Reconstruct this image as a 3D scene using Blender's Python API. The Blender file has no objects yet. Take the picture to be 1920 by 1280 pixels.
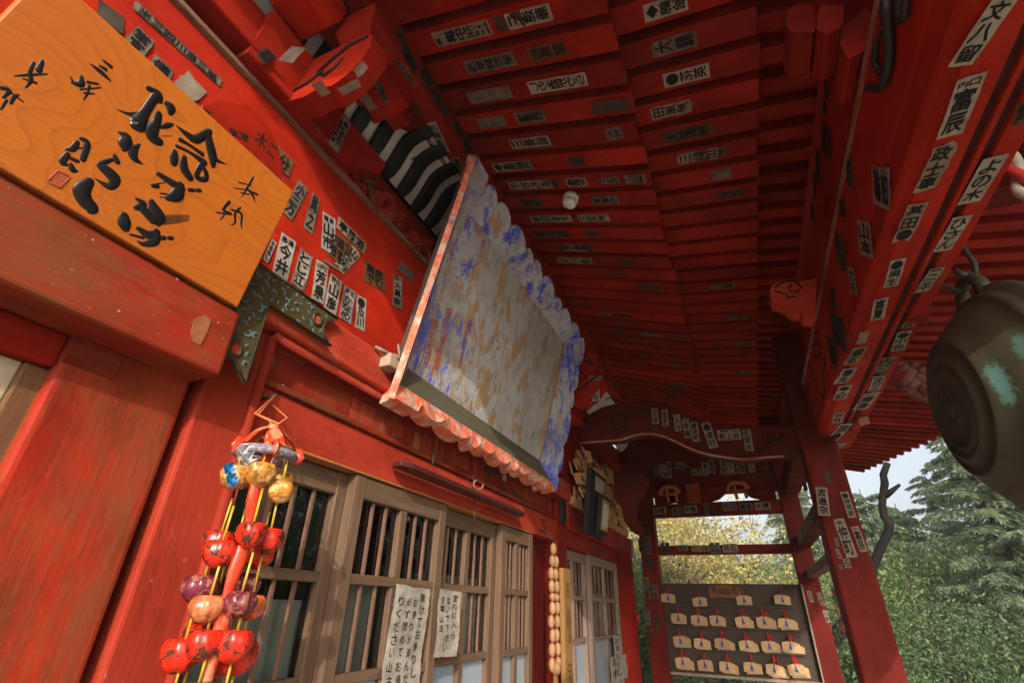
import bpy, bmesh, math, random
from mathutils import Vector as V, Matrix
random.seed(7)
scn = bpy.context.scene
COL = scn.collection
rad = math.radians
# ------------------------------------------------------------------ camera, light, exposure
W0, H0, FPX = 1920.0, 1280.0, 915.0
CAM = V((0.0, -1.0, 1.5))
_vx, _vz = (1420.0, 1148.0), (1007.0, -1050.0)          # vanishing points of the facade and of the uprights
def _dir(p): return V((p[0]-W0/2, -(p[1]-H0/2), -FPX)).normalized()
_X = _dir(_vx); _Z = _dir(_vz); _Z = (_Z-_X*_X.dot(_Z)).normalized(); _Y = _Z.cross(_X)
ROT = Matrix((_X, _Y, _Z))
cd = bpy.data.cameras.new("camera"); cam = bpy.data.objects.new("camera", cd); COL.objects.link(cam)
cd.sensor_width = 36; cd.lens = FPX/W0*36; cd.clip_start = 0.02; cd.clip_end = 3000
cam.matrix_world = Matrix.Translation(CAM) @ ROT.to_4x4()
scn.camera = cam
SUN_EL, SUN_AZ = 24.0, 205.0       # degrees; azimuth of the direction towards the sun, counter-clockwise from +x
wd = bpy.data.worlds.new("World"); scn.world = wd; wd.use_nodes = True
nt = wd.node_tree; bg = nt.nodes["Background"]
sky = nt.nodes.new("ShaderNodeTexSky"); sky.sky_type = 'NISHITA'; sky.sun_disc = False
sky.sun_elevation = rad(SUN_EL); sky.sun_rotation = rad(90-SUN_AZ); sky.dust_density = 6.0; sky.air_density = .9; sky.ozone_density = .6
hs = nt.nodes.new('ShaderNodeHueSaturation'); hs.inputs['Saturation'].default_value = .45; hs.inputs['Value'].default_value = 1.1   # a milky, hazed-over sky
nt.links.new(sky.outputs[0], hs.inputs['Color']); nt.links.new(hs.outputs[0], bg.inputs[0]); bg.inputs[1].default_value = 0.15
sd = bpy.data.lights.new("sun", 'SUN'); sun = bpy.data.objects.new("sun", sd); COL.objects.link(sun)
sd.energy = 2.2; sd.angle = rad(0.5); sd.color = (1.0, 0.93, 0.82)
_s = V((math.cos(rad(SUN_AZ))*math.cos(rad(SUN_EL)), math.sin(rad(SUN_AZ))*math.cos(rad(SUN_EL)), math.sin(rad(SUN_EL))))
sun.rotation_euler = _s.to_track_quat('Z', 'Y').to_euler()
scn.view_settings.view_transform = 'Standard'; scn.view_settings.look = 'None'
scn.view_settings.exposure = 0.88; scn.view_settings.gamma = 1.0
scn.cycles.max_bounces = 8; scn.cycles.diffuse_bounces = 5

# where a sight line of the survey photograph meets a plane of the building
def ray(x, y): return ROT @ V((x-W0/2, -(y-H0/2), -FPX))
def hit(x, y, ax, v):
    r = ray(x, y); return CAM + r*((v-CAM[ax])/r[ax])
def hitp(x, y, p0, n):
    r = ray(x, y); return CAM + r*((V(p0)-CAM).dot(n)/r.dot(n))

# ------------------------------------------------------------------ mesh helpers
class MB:
    def __init__(s): s.v = []; s.f = []; s.m = []; s.sm = []
    def add(s, vs, fs, mi=0, smooth=False):
        o = len(s.v); s.v += [V(q) for q in vs]
        for f in fs: s.f.append([i+o for i in f]); s.m.append(mi); s.sm.append(smooth)
        return s
    def box(s, a, b, mi=0):
        x0, y0, z0 = [min(a[i], b[i]) for i in range(3)]; x1, y1, z1 = [max(a[i], b[i]) for i in range(3)]
        return s.add([(x0,y0,z0),(x1,y0,z0),(x1,y1,z0),(x0,y1,z0),(x0,y0,z1),(x1,y0,z1),(x1,y1,z1),(x0,y1,z1)],
              [(3,2,1,0),(4,5,6,7),(0,1,5,4),(1,2,6,5),(2,3,7,6),(3,0,4,7)], mi)
    def obox(s, o, a, b, c, mi=0):
        o, a, b, c = V(o), V(a), V(b), V(c)
        return s.add([o,o+a,o+a+b,o+b,o+c,o+a+c,o+a+b+c,o+b+c],
              [(3,2,1,0),(4,5,6,7),(0,1,5,4),(1,2,6,5),(2,3,7,6),(3,0,4,7)], mi)
    def prism(s, pts, vec, mi=0, mi_side=None, smooth=False):
        n = len(pts); pts = [V(p) for p in pts]; vec = V(vec)
        s.add(pts+[p+vec for p in pts], [tuple(range(n))[::-1], tuple(range(n, 2*n))], mi)
        return s.add(pts+[p+vec for p in pts], [(i,(i+1)%n,n+(i+1)%n,n+i) for i in range(n)], mi if mi_side is None else mi_side, smooth)
    def tube(s, pts, r, n=8, mi=0, squash=1.0, up=None, caps=True, smooth=True):
        pts = [V(p) for p in pts]; k = len(pts)
        rs = list(r) if isinstance(r, (list, tuple)) else [r]*k
        vs = []; pu = None
        for i, p in enumerate(pts):
            d = (pts[min(i+1, k-1)]-pts[max(i-1, 0)])
            if d.length < 1e-9: d = V((0, 0, 1))
            d.normalize()
            if up is not None: w = V(up)
            elif pu is not None: w = pu
            else: w = V((0, 0, 1)) if abs(d.z) < .9 else V((1, 0, 0))
            a = d.cross(w)
            if a.length < 1e-6: a = d.orthogonal()
            a.normalize(); b = a.cross(d).normalized(); pu = b
            for j in range(n):
                t = 2*math.pi*j/n
                vs.append(p + a*math.cos(t)*rs[i] + b*math.sin(t)*rs[i]*squash)
        fs = [(i*n+j, i*n+(j+1)%n, (i+1)*n+(j+1)%n, (i+1)*n+j) for i in range(k-1) for j in range(n)]
        if caps: fs += [tuple(range(n))[::-1], tuple(range((k-1)*n, k*n))]
        return s.add(vs, fs, mi, smooth)
    def ell(s, c, r, n=12, mi=0, rows=7, M=None, fn=None):
        c = V(c); vs = [V((0,0,r[2]))]; 
        for i in range(1, rows):
            a = math.pi*i/rows
            for j in range(n):
                t = 2*math.pi*j/n; vs.append(V((r[0]*math.sin(a)*math.cos(t), r[1]*math.sin(a)*math.sin(t), r[2]*math.cos(a))))
        vs.append(V((0,0,-r[2])))
        if fn: vs = [fn(q) for q in vs]
        if M: vs = [M @ q for q in vs]
        vs = [c+q for q in vs]
        fs = [(0,1+j,1+(j+1)%n) for j in range(n)]
        fs += [(1+i*n+j, 1+(i+1)*n+j, 1+(i+1)*n+(j+1)%n, 1+i*n+(j+1)%n) for i in range(rows-2) for j in range(n)]
        L = len(vs)-1; fs += [(L, 1+(rows-2)*n+(j+1)%n, 1+(rows-2)*n+j) for j in range(n)]
        return s.add(vs, fs, mi, True)
    def lathe(s, c, ax, prof, n=32, mi=0, smooth=True):
        c = V(c); ax = V(ax).normalized(); a = ax.orthogonal().normalized(); b = ax.cross(a); k = len(prof)
        vs = [c + ax*h + (a*math.cos(2*math.pi*j/n)+b*math.sin(2*math.pi*j/n))*max(r, 1e-4) for r, h in prof for j in range(n)]
        return s.add(vs, [(i*n+j, i*n+(j+1)%n, (i+1)*n+(j+1)%n, (i+1)*n+j) for i in range(k-1) for j in range(n)], mi, smooth)
    def build(s, name, mats, parent=None, bevel=0, seg=2, recalc=True):
        me = bpy.data.meshes.new(name); off = parent_loc(parent)
        me.from_pydata([tuple(q-off) for q in s.v], [], s.f)
        for m in (mats if isinstance(mats, (list, tuple)) else [mats]): me.materials.append(m)
        me.polygons.foreach_set('material_index', s.m); me.polygons.foreach_set('use_smooth', s.sm)
        if recalc:
            bm = bmesh.new(); bm.from_mesh(me); bmesh.ops.recalc_face_normals(bm, faces=bm.faces); bm.to_mesh(me); bm.free()
        me.update(); o = bpy.data.objects.new(name, me); COL.objects.link(o)
        if parent is not None: o.parent = parent
        if bevel:
            md = o.modifiers.new('bevel', 'BEVEL'); md.width = bevel; md.segments = seg; md.limit_method = 'ANGLE'
            md.angle_limit = rad(35); md.harden_normals = False
        return o
LOCS = {}
def parent_loc(p):
    o = V((0,0,0))
    while p is not None: o = o + LOCS.get(p.name, V((0,0,0))); p = p.parent
    return o
def thing(name, label, cat, loc=(0,0,0), group=None):
    o = bpy.data.objects.new(name, None); COL.objects.link(o); o.empty_display_size = .1
    o.location = loc; LOCS[o.name] = V(loc); o['label'] = label; o['category'] = cat; o['kind'] = 'thing'
    if group: o['group'] = group
    return o
def tag(o, label=None, cat=None, group=None, kind=None):
    for k, v in (('label', label), ('category', cat), ('group', group), ('kind', kind)):
        if v: o[k] = v
    return o
def copy_tree(o, loc, label=None):
    kids = KIDS.setdefault(o.name, list(o.children))
    c = o.copy(); COL.objects.link(c); c.location = loc; LOCS[c.name] = V(loc)
    if label: c['label'] = label
    for ch in kids:
        d = ch.copy(); COL.objects.link(d); d.parent = c
        for g in KIDS.setdefault(ch.name, list(ch.children)):
            e = g.copy(); COL.objects.link(e); e.parent = d
    return c
KIDS = {}

# ------------------------------------------------------------------ materials
class N:
    def __init__(s, name, rough=.6, spec=.3):
        s.mat = bpy.data.materials.new(name); s.mat.use_nodes = True; s.t = s.mat.node_tree
        s.b = s.t.nodes['Principled BSDF']; s.b.inputs['Roughness'].default_value = rough
        s.b.inputs['Specular IOR Level'].default_value = spec
        tc = s.t.nodes.new('ShaderNodeTexCoord'); s.co = tc.outputs['Object']
        oi = s.t.nodes.new('ShaderNodeObjectInfo'); s.rnd = oi.outputs['Random']
    def n(s, k, **kw):
        o = s.t.nodes.new(k)
        for a, b in kw.items(): setattr(o, a, b)
        return o
    def ln(s, a, b): s.t.links.new(a, b)
    def stretch(s, sc):
        m = s.n('ShaderNodeMapping'); m.inputs['Scale'].default_value = sc; s.ln(s.co, m.inputs[0]); return m.outputs[0]
    def noise(s, scale, detail=5, rough=.6, sc=None, dist=0, seed=0):
        o = s.n('ShaderNodeTexNoise', noise_dimensions='4D')
        o.inputs['Scale'].default_value = scale; o.inputs['Detail'].default_value = detail
        o.inputs['Roughness'].default_value = rough; o.inputs['Distortion'].default_value = dist
        w = s.n('ShaderNodeMath', operation='MULTIPLY_ADD'); s.ln(s.rnd, w.inputs[0]); w.inputs[1].default_value = 37.; w.inputs[2].default_value = seed
        s.ln(w.outputs[0], o.inputs['W']); s.ln(s.stretch(sc) if sc else s.co, o.inputs['Vector']); return o.outputs['Fac']
    def ramp(s, x, pts, const=False):
        r = s.n('ShaderNodeValToRGB'); e = r.color_ramp.elements
        if const: r.color_ramp.interpolation = 'CONSTANT'
        while len(e) < len(pts): e.new(.5)
        for q, (p, c) in zip(e, pts):
            q.position = p; q.color = (c, c, c, 1) if not isinstance(c, (tuple, list)) else (*c, 1)
        s.ln(x, r.inputs[0]); return r.outputs[0]
    def mix(s, f, a, b, mode='MIX'):
        m = s.n('ShaderNodeMix', data_type='RGBA', blend_type=mode)
        for sock, v in ((m.inputs[0], f), (m.inputs[6], a), (m.inputs[7], b)):
            if hasattr(v, 'node'): s.ln(v, sock)
            else: sock.default_value = v if not isinstance(v, (tuple, list)) else (*v, 1)
        return m.outputs[2]
    def math(s, op, a, b=0.):
        m = s.n('ShaderNodeMath', operation=op)
        for i, v in enumerate((a, b)):
            if hasattr(v, 'node'): s.ln(v, m.inputs[i])
            else: m.inputs[i].default_value = v
        return m.outputs[0]
    def color(s, c):
        if hasattr(c, 'node'): s.ln(c, s.b.inputs['Base Color'])
        else: s.b.inputs['Base Color'].default_value = (*c, 1)
    def bump(s, h, strength=.3, dist=.002):
        b = s.n('ShaderNodeBump'); b.inputs['Strength'].default_value = strength; b.inputs['Distance'].default_value = dist
        s.ln(h, b.inputs['Height']); s.ln(b.outputs[0], s.b.inputs['Normal'])
    def rough(s, x): s.ln(x, s.b.inputs['Roughness'])
AX = {'x': (1, 14, 14), 'y': (14, 1, 14), 'z': (14, 14, 1)}
def sc_(ax, k=1.): return tuple(v*k for v in AX[ax])
def paint(name, base, dark, worn, ax, wear=.5, rough=.6, dust=None, spec=.10):
    m = N(name, rough, spec)
    g = m.noise(5, 4, .6, sc_(ax)); d = m.noise(2.3, 6, .65, None, .3, 3); w = m.noise(3.1, 9, .72, (1.6,1.6,.8) if ax == 'z' else (.8,1.6,1.6), .5, 9)
    c = m.mix(m.ramp(d, [(.36, 0.), (.64, 1.)]), base, dark); c = m.mix(m.ramp(m.noise(1.2, 5, .6, None, .4, 77), [(.45, 0.), (.70, .55)]), c, dark)
    c = m.mix(m.ramp(g, [(.35, 0.), (.75, .35)]), c, tuple(q*.62 for q in base))
    ww = m.math('ADD', w, m.math('MULTIPLY', m.math('SUBTRACT', g, .5), .5))
    t = .80-.28*wear
    c = m.mix(m.ramp(ww, [(t-.07, 0.), (t+.07, .8)]), c, worn)
    st1 = m.noise(3.2, 8, .75, tuple(v*.35+.3 for v in sc_(ax)), .3, 53)
    c = m.mix(m.ramp(st1, [(.56, 0.), (.66, .55)]), c, dark); c = m.mix(m.ramp(m.noise(26, 6, .7, tuple(v*.12+.4 for v in sc_(ax)), 0, 61), [(.60, 0.), (.68, .55)]), c, tuple(q*.35 for q in dark))
    c = m.mix(m.ramp(m.noise(33, 5, .75, tuple(v*.1+.5 for v in sc_(ax)), 0, 67), [(.69, 0.), (.71, .85)]), c, (.30,.17,.11) if wear > .4 else worn)
    if wear > .8: c = m.mix(m.ramp(m.noise(1.7, 7, .7, (2.,2.,.7) if ax == 'z' else (.7,2.,2.), .8, 41), [(.46, 0.), (.60, .70)]), c, (.150,.046,.017))
    c = m.mix(1.0, c, m.ramp(m.rnd, [(0, .66), (.5, .92), (1, 1.16)]), 'MULTIPLY')
    so = m.noise(2.6, 9, .74, tuple(v*.10+.6 for v in sc_(ax)), .6, 91)
    c = m.mix(m.ramp(so, [(.50, 0.), (.68, .62)]), c, tuple(q*.42 for q in dark))
    f = m.noise(60, 3, .6, None, 0, 21)
    c = m.mix(m.ramp(f, [(.66, 0.), (.74, .5)]), c, tuple(min(1, q*1.25+.02) for q in worn))
    if dust:
        c = m.mix(m.ramp(m.noise(7, 5, .6, None, 0, 31), [(.3, .15), (.7, .95)]), c, dust)
    m.color(c); m.rough(m.ramp(d, [(.3, rough-.12), (.7, min(1., rough+.2))]))
    m.bump(m.math('ADD', g, m.math('MULTIPLY', w, 1.2)), .5, .0026)
    return m.mat
R_ = {}
def red(ax, kind='mid'):
    k = ax+kind
    if k not in R_:
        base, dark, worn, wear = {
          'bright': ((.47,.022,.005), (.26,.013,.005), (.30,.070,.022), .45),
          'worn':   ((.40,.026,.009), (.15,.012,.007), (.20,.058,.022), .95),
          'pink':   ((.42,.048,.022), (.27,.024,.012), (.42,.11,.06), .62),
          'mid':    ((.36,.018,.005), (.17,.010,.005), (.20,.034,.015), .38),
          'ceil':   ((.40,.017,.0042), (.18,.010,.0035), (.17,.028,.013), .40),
          'dark':   ((.165,.010,.005), (.075,.007,.004), (.11,.026,.014), .5)}[kind]  # deep red with the shade on porch post and far timbers in its colour
        R_[k] = paint('red_paint_%s_%s' % (kind, ax), base, dark, worn, ax, wear)
    return R_[k]
def wood(name, a, b, ax, k=1., rough=.65, scale=5, spec=.25):
    m = N(name, rough, spec); g = m.noise(scale, 5, .65, sc_(ax, k), .2); d = m.noise(2.5, 4, .6, None, 0, 4)
    f = m.noise(scale*5, 3, .6, sc_(ax, k), 0, 8)
    c = m.mix(m.ramp(g, [(.3, 0.), (.7, 1.)]), a, b); c = m.mix(m.ramp(f, [(.5, 0.), (.75, .45)]), c, tuple(q*.45 for q in b))
    c = m.mix(m.ramp(d, [(.35, 0.), (.8, .5)]), c, tuple(q*.55 for q in a)); m.color(c); m.bump(m.math('ADD', g, f), .3, .0015)
    return m.mat
def flat(name, c, rough=.6, spec=.3, var=.25, scale=12, metal=0):
    m = N(name, rough, spec); d = m.noise(scale, 5, .65)
    m.color(m.mix(m.ramp(d, [(.3, 0.), (.72, 1.)]), c, tuple(q*(1-var*1.6) for q in c))); m.b.inputs['Metallic'].default_value = metal
    m.bump(d, .15, .001); return m.mat
DOORW = {a: wood('door_wood_'+a, (.185,.112,.068), (.095,.052,.031), a) for a in 'xz'}
DOORP = wood('mullion_wood', (.21,.115,.075), (.12,.062,.041), 'z')
BROWN = wood('brown_old_wood', (.20,.095,.04), (.11,.05,.022), 'z')
CREAM = flat('cream_panel', (.52,.42,.30), .8, .2, .3, 6)
BLACK = flat('black_paint', (.012,.013,.014), .6, .3, .3, 9)
WHITEP = flat('white_panel', (.62,.60,.57), .7, .2, .25, 9)
INK = flat('ink', (.012,.010,.010), .7, .2, .2)
PAP = {'w': flat('paper_white', (.43,.38,.315), .85, .1, .38, 24), 'c': flat('paper_cream', (.30,.24,.18), .85, .1, .3, 25),
       'g': flat('paper_grey', (.19,.155,.125), .9, .1, .4, 25), 'b': flat('paper_brown', (.16,.075,.03), .85, .1, .3, 25),
       'k': flat('paper_black', (.02,.018,.016), .8, .2, .3, 25), 'd': flat('paper_dark', (.085,.062,.048), .9, .1, .4, 25)}  # grey and dark tones mix paper ageing with the dimness of shaded spots
GOLDTXT = flat('pale_ink', (.30,.27,.22), .8, .1, .3)
REDINK = flat('red_ink', (.50,.10,.07), .7, .2, .2)
IRON = flat('dark_iron', (.018,.015,.013), .5, .5, .4)
TWINE = flat('twine', (.30,.22,.15), .9, .1, .4, 60)
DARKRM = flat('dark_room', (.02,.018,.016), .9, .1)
CARV = paint('carving_paint', (.46,.038,.016), (.30,.035,.02), (.30,.14,.09), 'x', .5, .6)
DUST = paint('dusty_ledge', (.40,.10,.06), (.30,.18,.12), (.38,.28,.21), 'x', .95, .85)
def glass_mat():
    m = bpy.data.materials.new('window_glass'); m.use_nodes = True; t = m.node_tree; t.nodes.clear()
    o = t.nodes.new('ShaderNodeOutputMaterial'); a = t.nodes.new('ShaderNodeBsdfTransparent'); g = t.nodes.new('ShaderNodeBsdfGlossy')
    g.inputs['Roughness'].default_value = .02; a.inputs[0].default_value = (.80,.84,.82,1); g.inputs[0].default_value = (.9,.95,1,1)
    f = t.nodes.new('ShaderNodeFresnel'); f.inputs[0].default_value = 1.65
    x = t.nodes.new('ShaderNodeMixShader'); t.links.new(f.outputs[0], x.inputs[0]); t.links.new(a.outputs[0], x.inputs[1])
    t.links.new(g.outputs[0], x.inputs[2]); t.links.new(x.outputs[0], o.inputs[0]); return m
GLASS = glass_mat()

# ------------------------------------------------------------------ lettering
GL = {}
def glyph(ch):
    if ch in GL: return GL[ch]
    cu = bpy.data.curves.new('glyph', 'FONT'); cu.body = ch; cu.resolution_u = 2; cu.offset = 0.006; cu.fill_mode = 'FRONT'
    o = bpy.data.objects.new('glyph', cu); COL.objects.link(o); bpy.context.view_layer.update()
    me = bpy.data.meshes.new_from_object(o.evaluated_get(bpy.context.evaluated_depsgraph_get()))
    vs = [(q.co.x, q.co.y) for q in me.vertices]; fs = [tuple(p.vertices) for p in me.polygons]
    bpy.data.objects.remove(o); bpy.data.curves.remove(cu); bpy.data.meshes.remove(me)
    if vs:
        x0, x1 = min(a for a, _ in vs), max(a for a, _ in vs); y0, y1 = min(b for _, b in vs), max(b for _, b in vs)
        w, h = max(x1-x0, .35), max(y1-y0, .35); cx, cy = (x0+x1)/2, (y0+y1)/2
        vs = [((a-cx)/w+.5, (b-cy)/h+.5) for a, b in vs]
    GL[ch] = (vs, fs); return GL[ch]
def lay(text, aspect, hmode=False, head='', thin=False):
    """cells (glyph, u0, v0, du, dv) in a unit rectangle, v downwards"""
    out = []; v0 = .05; top = .05
    if head:
        hh = min(.24, .42/aspect)
        k = len(head)
        for i, ch in enumerate(head): out.append((ch, .10+.8*(k-1-i)/k, top, .8/k*.92, hh*.85))
        v0 = top+hh
    cols = text.split('|')
    if thin:
        k = max(len(c) for c in cols); nc = len(cols); out = []; r = random.Random(len(text)); vs = .9/k
        for j, cs in enumerate(cols):
            for i, ch in enumerate(cs): out.append((ch, .08+.86*(nc-1-j)/nc+r.uniform(-.015,.015), .05+(.05 if j else 0)+vs*i*.95, .86/nc*r.uniform(.58,.74), vs*r.uniform(.66,.82)))
        return out
    if hmode:
        chs = text; k = len(chs)
        for i, ch in enumerate(chs): out.append((ch, .05+.9*i/k, v0+.06, .9/k*.92, .9-v0-.03))
        return out
    nc = len(cols)
    for j, cs in enumerate(cols):
        k = len(cs)
        for i, ch in enumerate(cs):
            out.append((ch, .09+.82*(nc-1-j)/nc, v0+(.96-v0)*i/k, .82/nc*.95, (.96-v0)/k*.95))
    return out
RS = random.Random(3)
def sticker(parent, tl, tr, bl, text='', st='w', head='', name='paper_slip', wob=.0012, gap=.0016):
    """paper slip pasted on a surface: tl, tr, bl are its corners in the world. st: tone + b border, h across, t torn, r round end"""
    tl, tr, bl = V(tl), V(tr), V(bl)
    if len(st) == 1 and st in 'cgdb' and RS.random() < .4: st += 't'
    u = tr-tl; v = bl-tl; v = v-u*(v.dot(u)/u.length_squared)
    n = u.cross(v).normalized()
    if n.dot(CAM-tl) < 0: n = -n
    lu, lv = u.length, v.length; ph = RS.uniform(0, 6)
    def P(a, b, h): return tl+u*a+v*b+n*(h+wob*(math.sin(a*5+ph)+math.sin(b*7+ph*2)+2)*.5)
    mb = MB(); NU, NV = (3, 6) if wob < .002 else (12, 30)
    vs = []
    for j in range(NV+1):
        for i in range(NU+1):
            a, b = i/NU, j/NV
            if 't' in st:
                if i in (0, NU): a += RS.uniform(-.07, .05)*(1 if i else -1)
                if j in (0, NV): b += RS.uniform(-.05, .04)*(1 if j else -1)
            else:
                if i in (0, NU): a += RS.uniform(-.012, .012)
                if j in (0, NV): b += RS.uniform(-.008, .008)
            if 'p' in st and j == 0: b += abs(a-.5)*.25         # pointed top of a prayer tablet slip
            vs.append(P(a, b, gap))
    mb.add(vs, [(j*(NU+1)+i, j*(NU+1)+i+1, (j+1)*(NU+1)+i+1, (j+1)*(NU+1)+i) for j in range(NV) for i in range(NU)], 0, True)
    hi = gap+(.0009 if wob < .002 else .0016)
    if 'o' in st:
        t = .035*min(lu, lv); a0, b0 = .05, .05*lu/lv if lv > lu else .05
        for (p, q, r_, s_) in ((a0,b0,1-a0,b0+t/lv),(a0,1-b0-t/lv,1-a0,1-b0),(a0,b0,a0+t/lu,1-b0),(1-a0-t/lu,b0,1-a0,1-b0)):
            mb.add([P(p,q,hi),P(r_,q,hi),P(r_,s_,hi),P(p,s_,hi)], [(0,1,2,3)], 1)
    for ch, a0, b0, da, db in (lay(text, lv/max(lu, 1e-6), 'h' in st, head, 'n' in st) if text else []):
        gv, gf = glyph(ch)
        if gv:
            for k, (ox, oy) in enumerate(((0,0),) if 'n' in st else ((-.022,.0),(.022,.012),(.0,-.022),(.0,.024))): mb.add([P(a0+da*(.03+.94*x+ox), b0+db*(1-(.03+.94*y+oy)), hi+.00012*k) for x, y in gv], gf, 1)
    tone = st[0]; ink = GOLDTXT if tone == 'k' else INK
    return mb.build(name, [PAP[tone], ink], parent, recalc=False)
def px_sticker(parent, ax, val, zx, zy, zs, TL, TR, BL, text='', st='w', head=''):
    f = lambda p: hit(zx+p[0]*zs, zy+p[1]*zs, ax, val)
    return sticker(parent, f(TL), f(TR), f(BL), text, st, head)

# ------------------------------------------------------------------ ground
g = MB(); NG = 60
def hz(x, y):
    d = math.hypot(x-3, y+1); h = max(0., d-16)*.22*(1 if x > -4 else max(0., 1+(x+4)/12))
    return min(h, 4.6+.8*math.sin(x*.11)+.6*math.cos(y*.13))
gx = [-400,-200,-100,-60]+[-50+i*2.5 for i in range(53)]+[100,200,400]; gy = [-400,-200,-100]+[-70+i*2.5 for i in range(53)]+[80,150,400]
g.add([(x, y, hz(x, y) if abs(x) < 85 and -75 < y < 65 else (4. if x > 40 else 0.)) for y in gy for x in gx],
      [(j*len(gx)+i, j*len(gx)+i+1, (j+1)*len(gx)+i+1, (j+1)*len(gx)+i) for j in range(len(gy)-1) for i in range(len(gx)-1)], 0, True)
m = N('earth', .9, .1); a = m.noise(.35, 8, .7); b_ = m.noise(6, 6, .7)
m.color(m.mix(m.ramp(b_, [(.35, 0.), (.7, 1.)]), m.mix(m.ramp(a, [(.4, 0.), (.6, 1.)]), (.085,.085,.045), (.055,.070,.028)), (.13,.12,.08))); m.bump(b_, .6, .03)
tag(g.build('ground', m.mat), kind='structure')
pv = MB(); pv.add([(-7,-6,.004),(7,-6,.004),(7,.2,.004),(-7,.2,.004)], [(0,1,2,3)])
m = N('stone_paving', .8, .2); br = m.n('ShaderNodeTexBrick'); m.ln(m.co, br.inputs[0]); br.inputs['Scale'].default_value = 1.6
br.inputs['Color1'].default_value = (.46,.40,.32,1); br.inputs['Color2'].default_value = (.40,.35,.29,1); br.inputs['Mortar'].default_value = (.16,.15,.13,1); br.inputs['Mortar Size'].default_value = .012
m.color(m.mix(m.ramp(m.noise(5, 6), [(.3,0.),(.8,.6)]), br.outputs[0], (.22,.20,.17)))
tag(pv.build('pavement', m.mat), kind='structure')

# ------------------------------------------------------------------ hall: walls, pillars, lintels
hall = thing('temple_hall', 'dark timber shrine hall behind the sliding doors, its plain side and back walls', 'building', (1.85, 1.5, 0))
w = MB(); w.box((-4, 3.4, 0), (4.75, 3.5, 3.4)); w.box((4.66, .25, 0), (4.74, 3.4, 3.4)); w.box((-4, .02, 0), (-3.9, 3.4, 3.4))
w.box((-4, .24, 2.26), (4.66, .28, 3.3)); w.box((-3.9, .02, 0), (-1.2, .06, 3.3))
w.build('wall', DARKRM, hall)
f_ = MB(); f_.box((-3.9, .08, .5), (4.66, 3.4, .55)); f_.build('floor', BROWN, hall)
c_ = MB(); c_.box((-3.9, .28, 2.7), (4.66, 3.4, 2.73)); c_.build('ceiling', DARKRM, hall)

pA = thing('corner_pillar', 'thick red pillar with rubbed bare patches at the left of the sliding doors', 'pillar', (.47, .1, 0))
b = MB(); b.box((.365, -.004, 0), (.585, .22, 2.09)); b.build('shaft', red('z', 'worn'), pA, .012, 3)

jm = thing('entrance_surround', 'red door frame with olive brass corner fitting around the sliding doors', 'frame', (1.8, 0, 0))
b = MB(); b.box((.605, -.012, 0), (.735, .1, 2.084)); b.build('jamb', red('z', 'pink'), jm, .006)
b = MB(); b.box((2.875, -.012, 0), (3.05, .1, 2.084)); b.build('jamb', red('z', 'mid'), jm, .006)
b = MB(); b.box((.60, -.05, 2.085), (3.05, .1, 2.198)); b.build('head_rail', red('x', 'pink'), jm, .01, 3)
b = MB(); b.tube([(.726,-.018,.5),(.726,-.018,2.07)], .012, 10); b.tube([(.722,-.022,2.074),(2.88,-.022,2.074)], .013, 10); b.build('moulding', red('z', 'pink'), jm)
b = MB(); b.box((2.52, .06, .5), (2.875, .12, 1.95)); b.build('side_panel', red('z', 'dark'), jm, .004)  # shadow of the recess put into the panel's dark red
# brass corner fitting: an L with swallow-tailed ends, scrolls in patina
BRASS = flat('olive_brass', (.125,.098,.035), .5, .5, .35, 14, .35); PATINA = flat('blue_patina', (.105,.165,.17), .7, .3, .3, 25); BRDARK = flat('brass_rim', (.055,.042,.02), .5, .5, .3, 20, .3)
zt = -.056
def fy(x, z): return -.058
L = [(q.x, q.z) for q in (hit(x*.336, 400+y*.336, 1, -.066) for x, y in ((1420,264),(1888,590),(1815,607),(1798,645),(1812,690),(1848,738),(1500,503),(1372,942),(1330,865),(1312,820),(1285,803),(1225,822),(1157,842)))]
b = MB(); b.prism([(x, -.066, z) for x, z in L], (0, .012, 0), 0)
b.tube([(x, -.067, z) for x, z in L+[L[0]]], .0035, 6, 2)
HC = [hit(x*.336, 400+y*.336, 1, -.066) for x, y in ((1770,590), (1312,755))]
for q in HC:
    b.tube([(q.x+.014*math.cos(t), -.067, q.z+.016*math.sin(t)) for t in [i*.4 for i in range(17)]], .004, 6, 2)
    b.prism([(q.x+.012*math.cos(i*.524), -.0672, q.z+.013*math.sin(i*.524)) for i in range(12)], (0, .002, 0), 3)
def inside(x, z, m_=.008):
    n = len(L); c = False
    for i in range(n):
        (x1, z1), (x2, z2) = L[i], L[(i+1)%n]
        if (z1 > z) != (z2 > z) and x < (x2-x1)*(z-z1)/(z2-z1)+x1: c = not c
        dx, dz = x2-x1, z2-z1; t = max(0, min(1, ((x-x1)*dx+(z-z1)*dz)/(dx*dx+dz*dz)))
        if math.hypot(x-x1-t*dx, z-z1-t*dz) < m_: return False
    return c and all(math.hypot(x-q.x, z-q.z) > .022 for q in HC)
rr = random.Random(11); pts = []
for tr in range(700):
    x, z = rr.uniform(.58, .93), rr.uniform(1.90, 2.22)
    if not inside(x, z) or any((x-p)**2+(z-q)**2 < .0155**2 for p, q in pts): continue
    pts.append((x, z)); a0 = rr.uniform(0, 6.28); sg = rr.choice((-1, 1)); R0 = rr.uniform(.004, .013)
    cur = [(x+R0*(1-.10*i)*math.cos(a0+sg*i*.55), -.0672, z+R0*(1-.10*i)*math.sin(a0+sg*i*.55)) for i in range(rr.choice((5, 6, 9)))]
    k = len(cur); b.tube(cur, [.0008+.0026*math.sin(math.pi*(i+.6)/(k+.4)) for i in range(k)], 6, 1, .35, (0, 1, 0))
b.build('brass_fitting', [BRASS, PATINA, BRDARK, red('x', 'pink')], jm)

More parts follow.
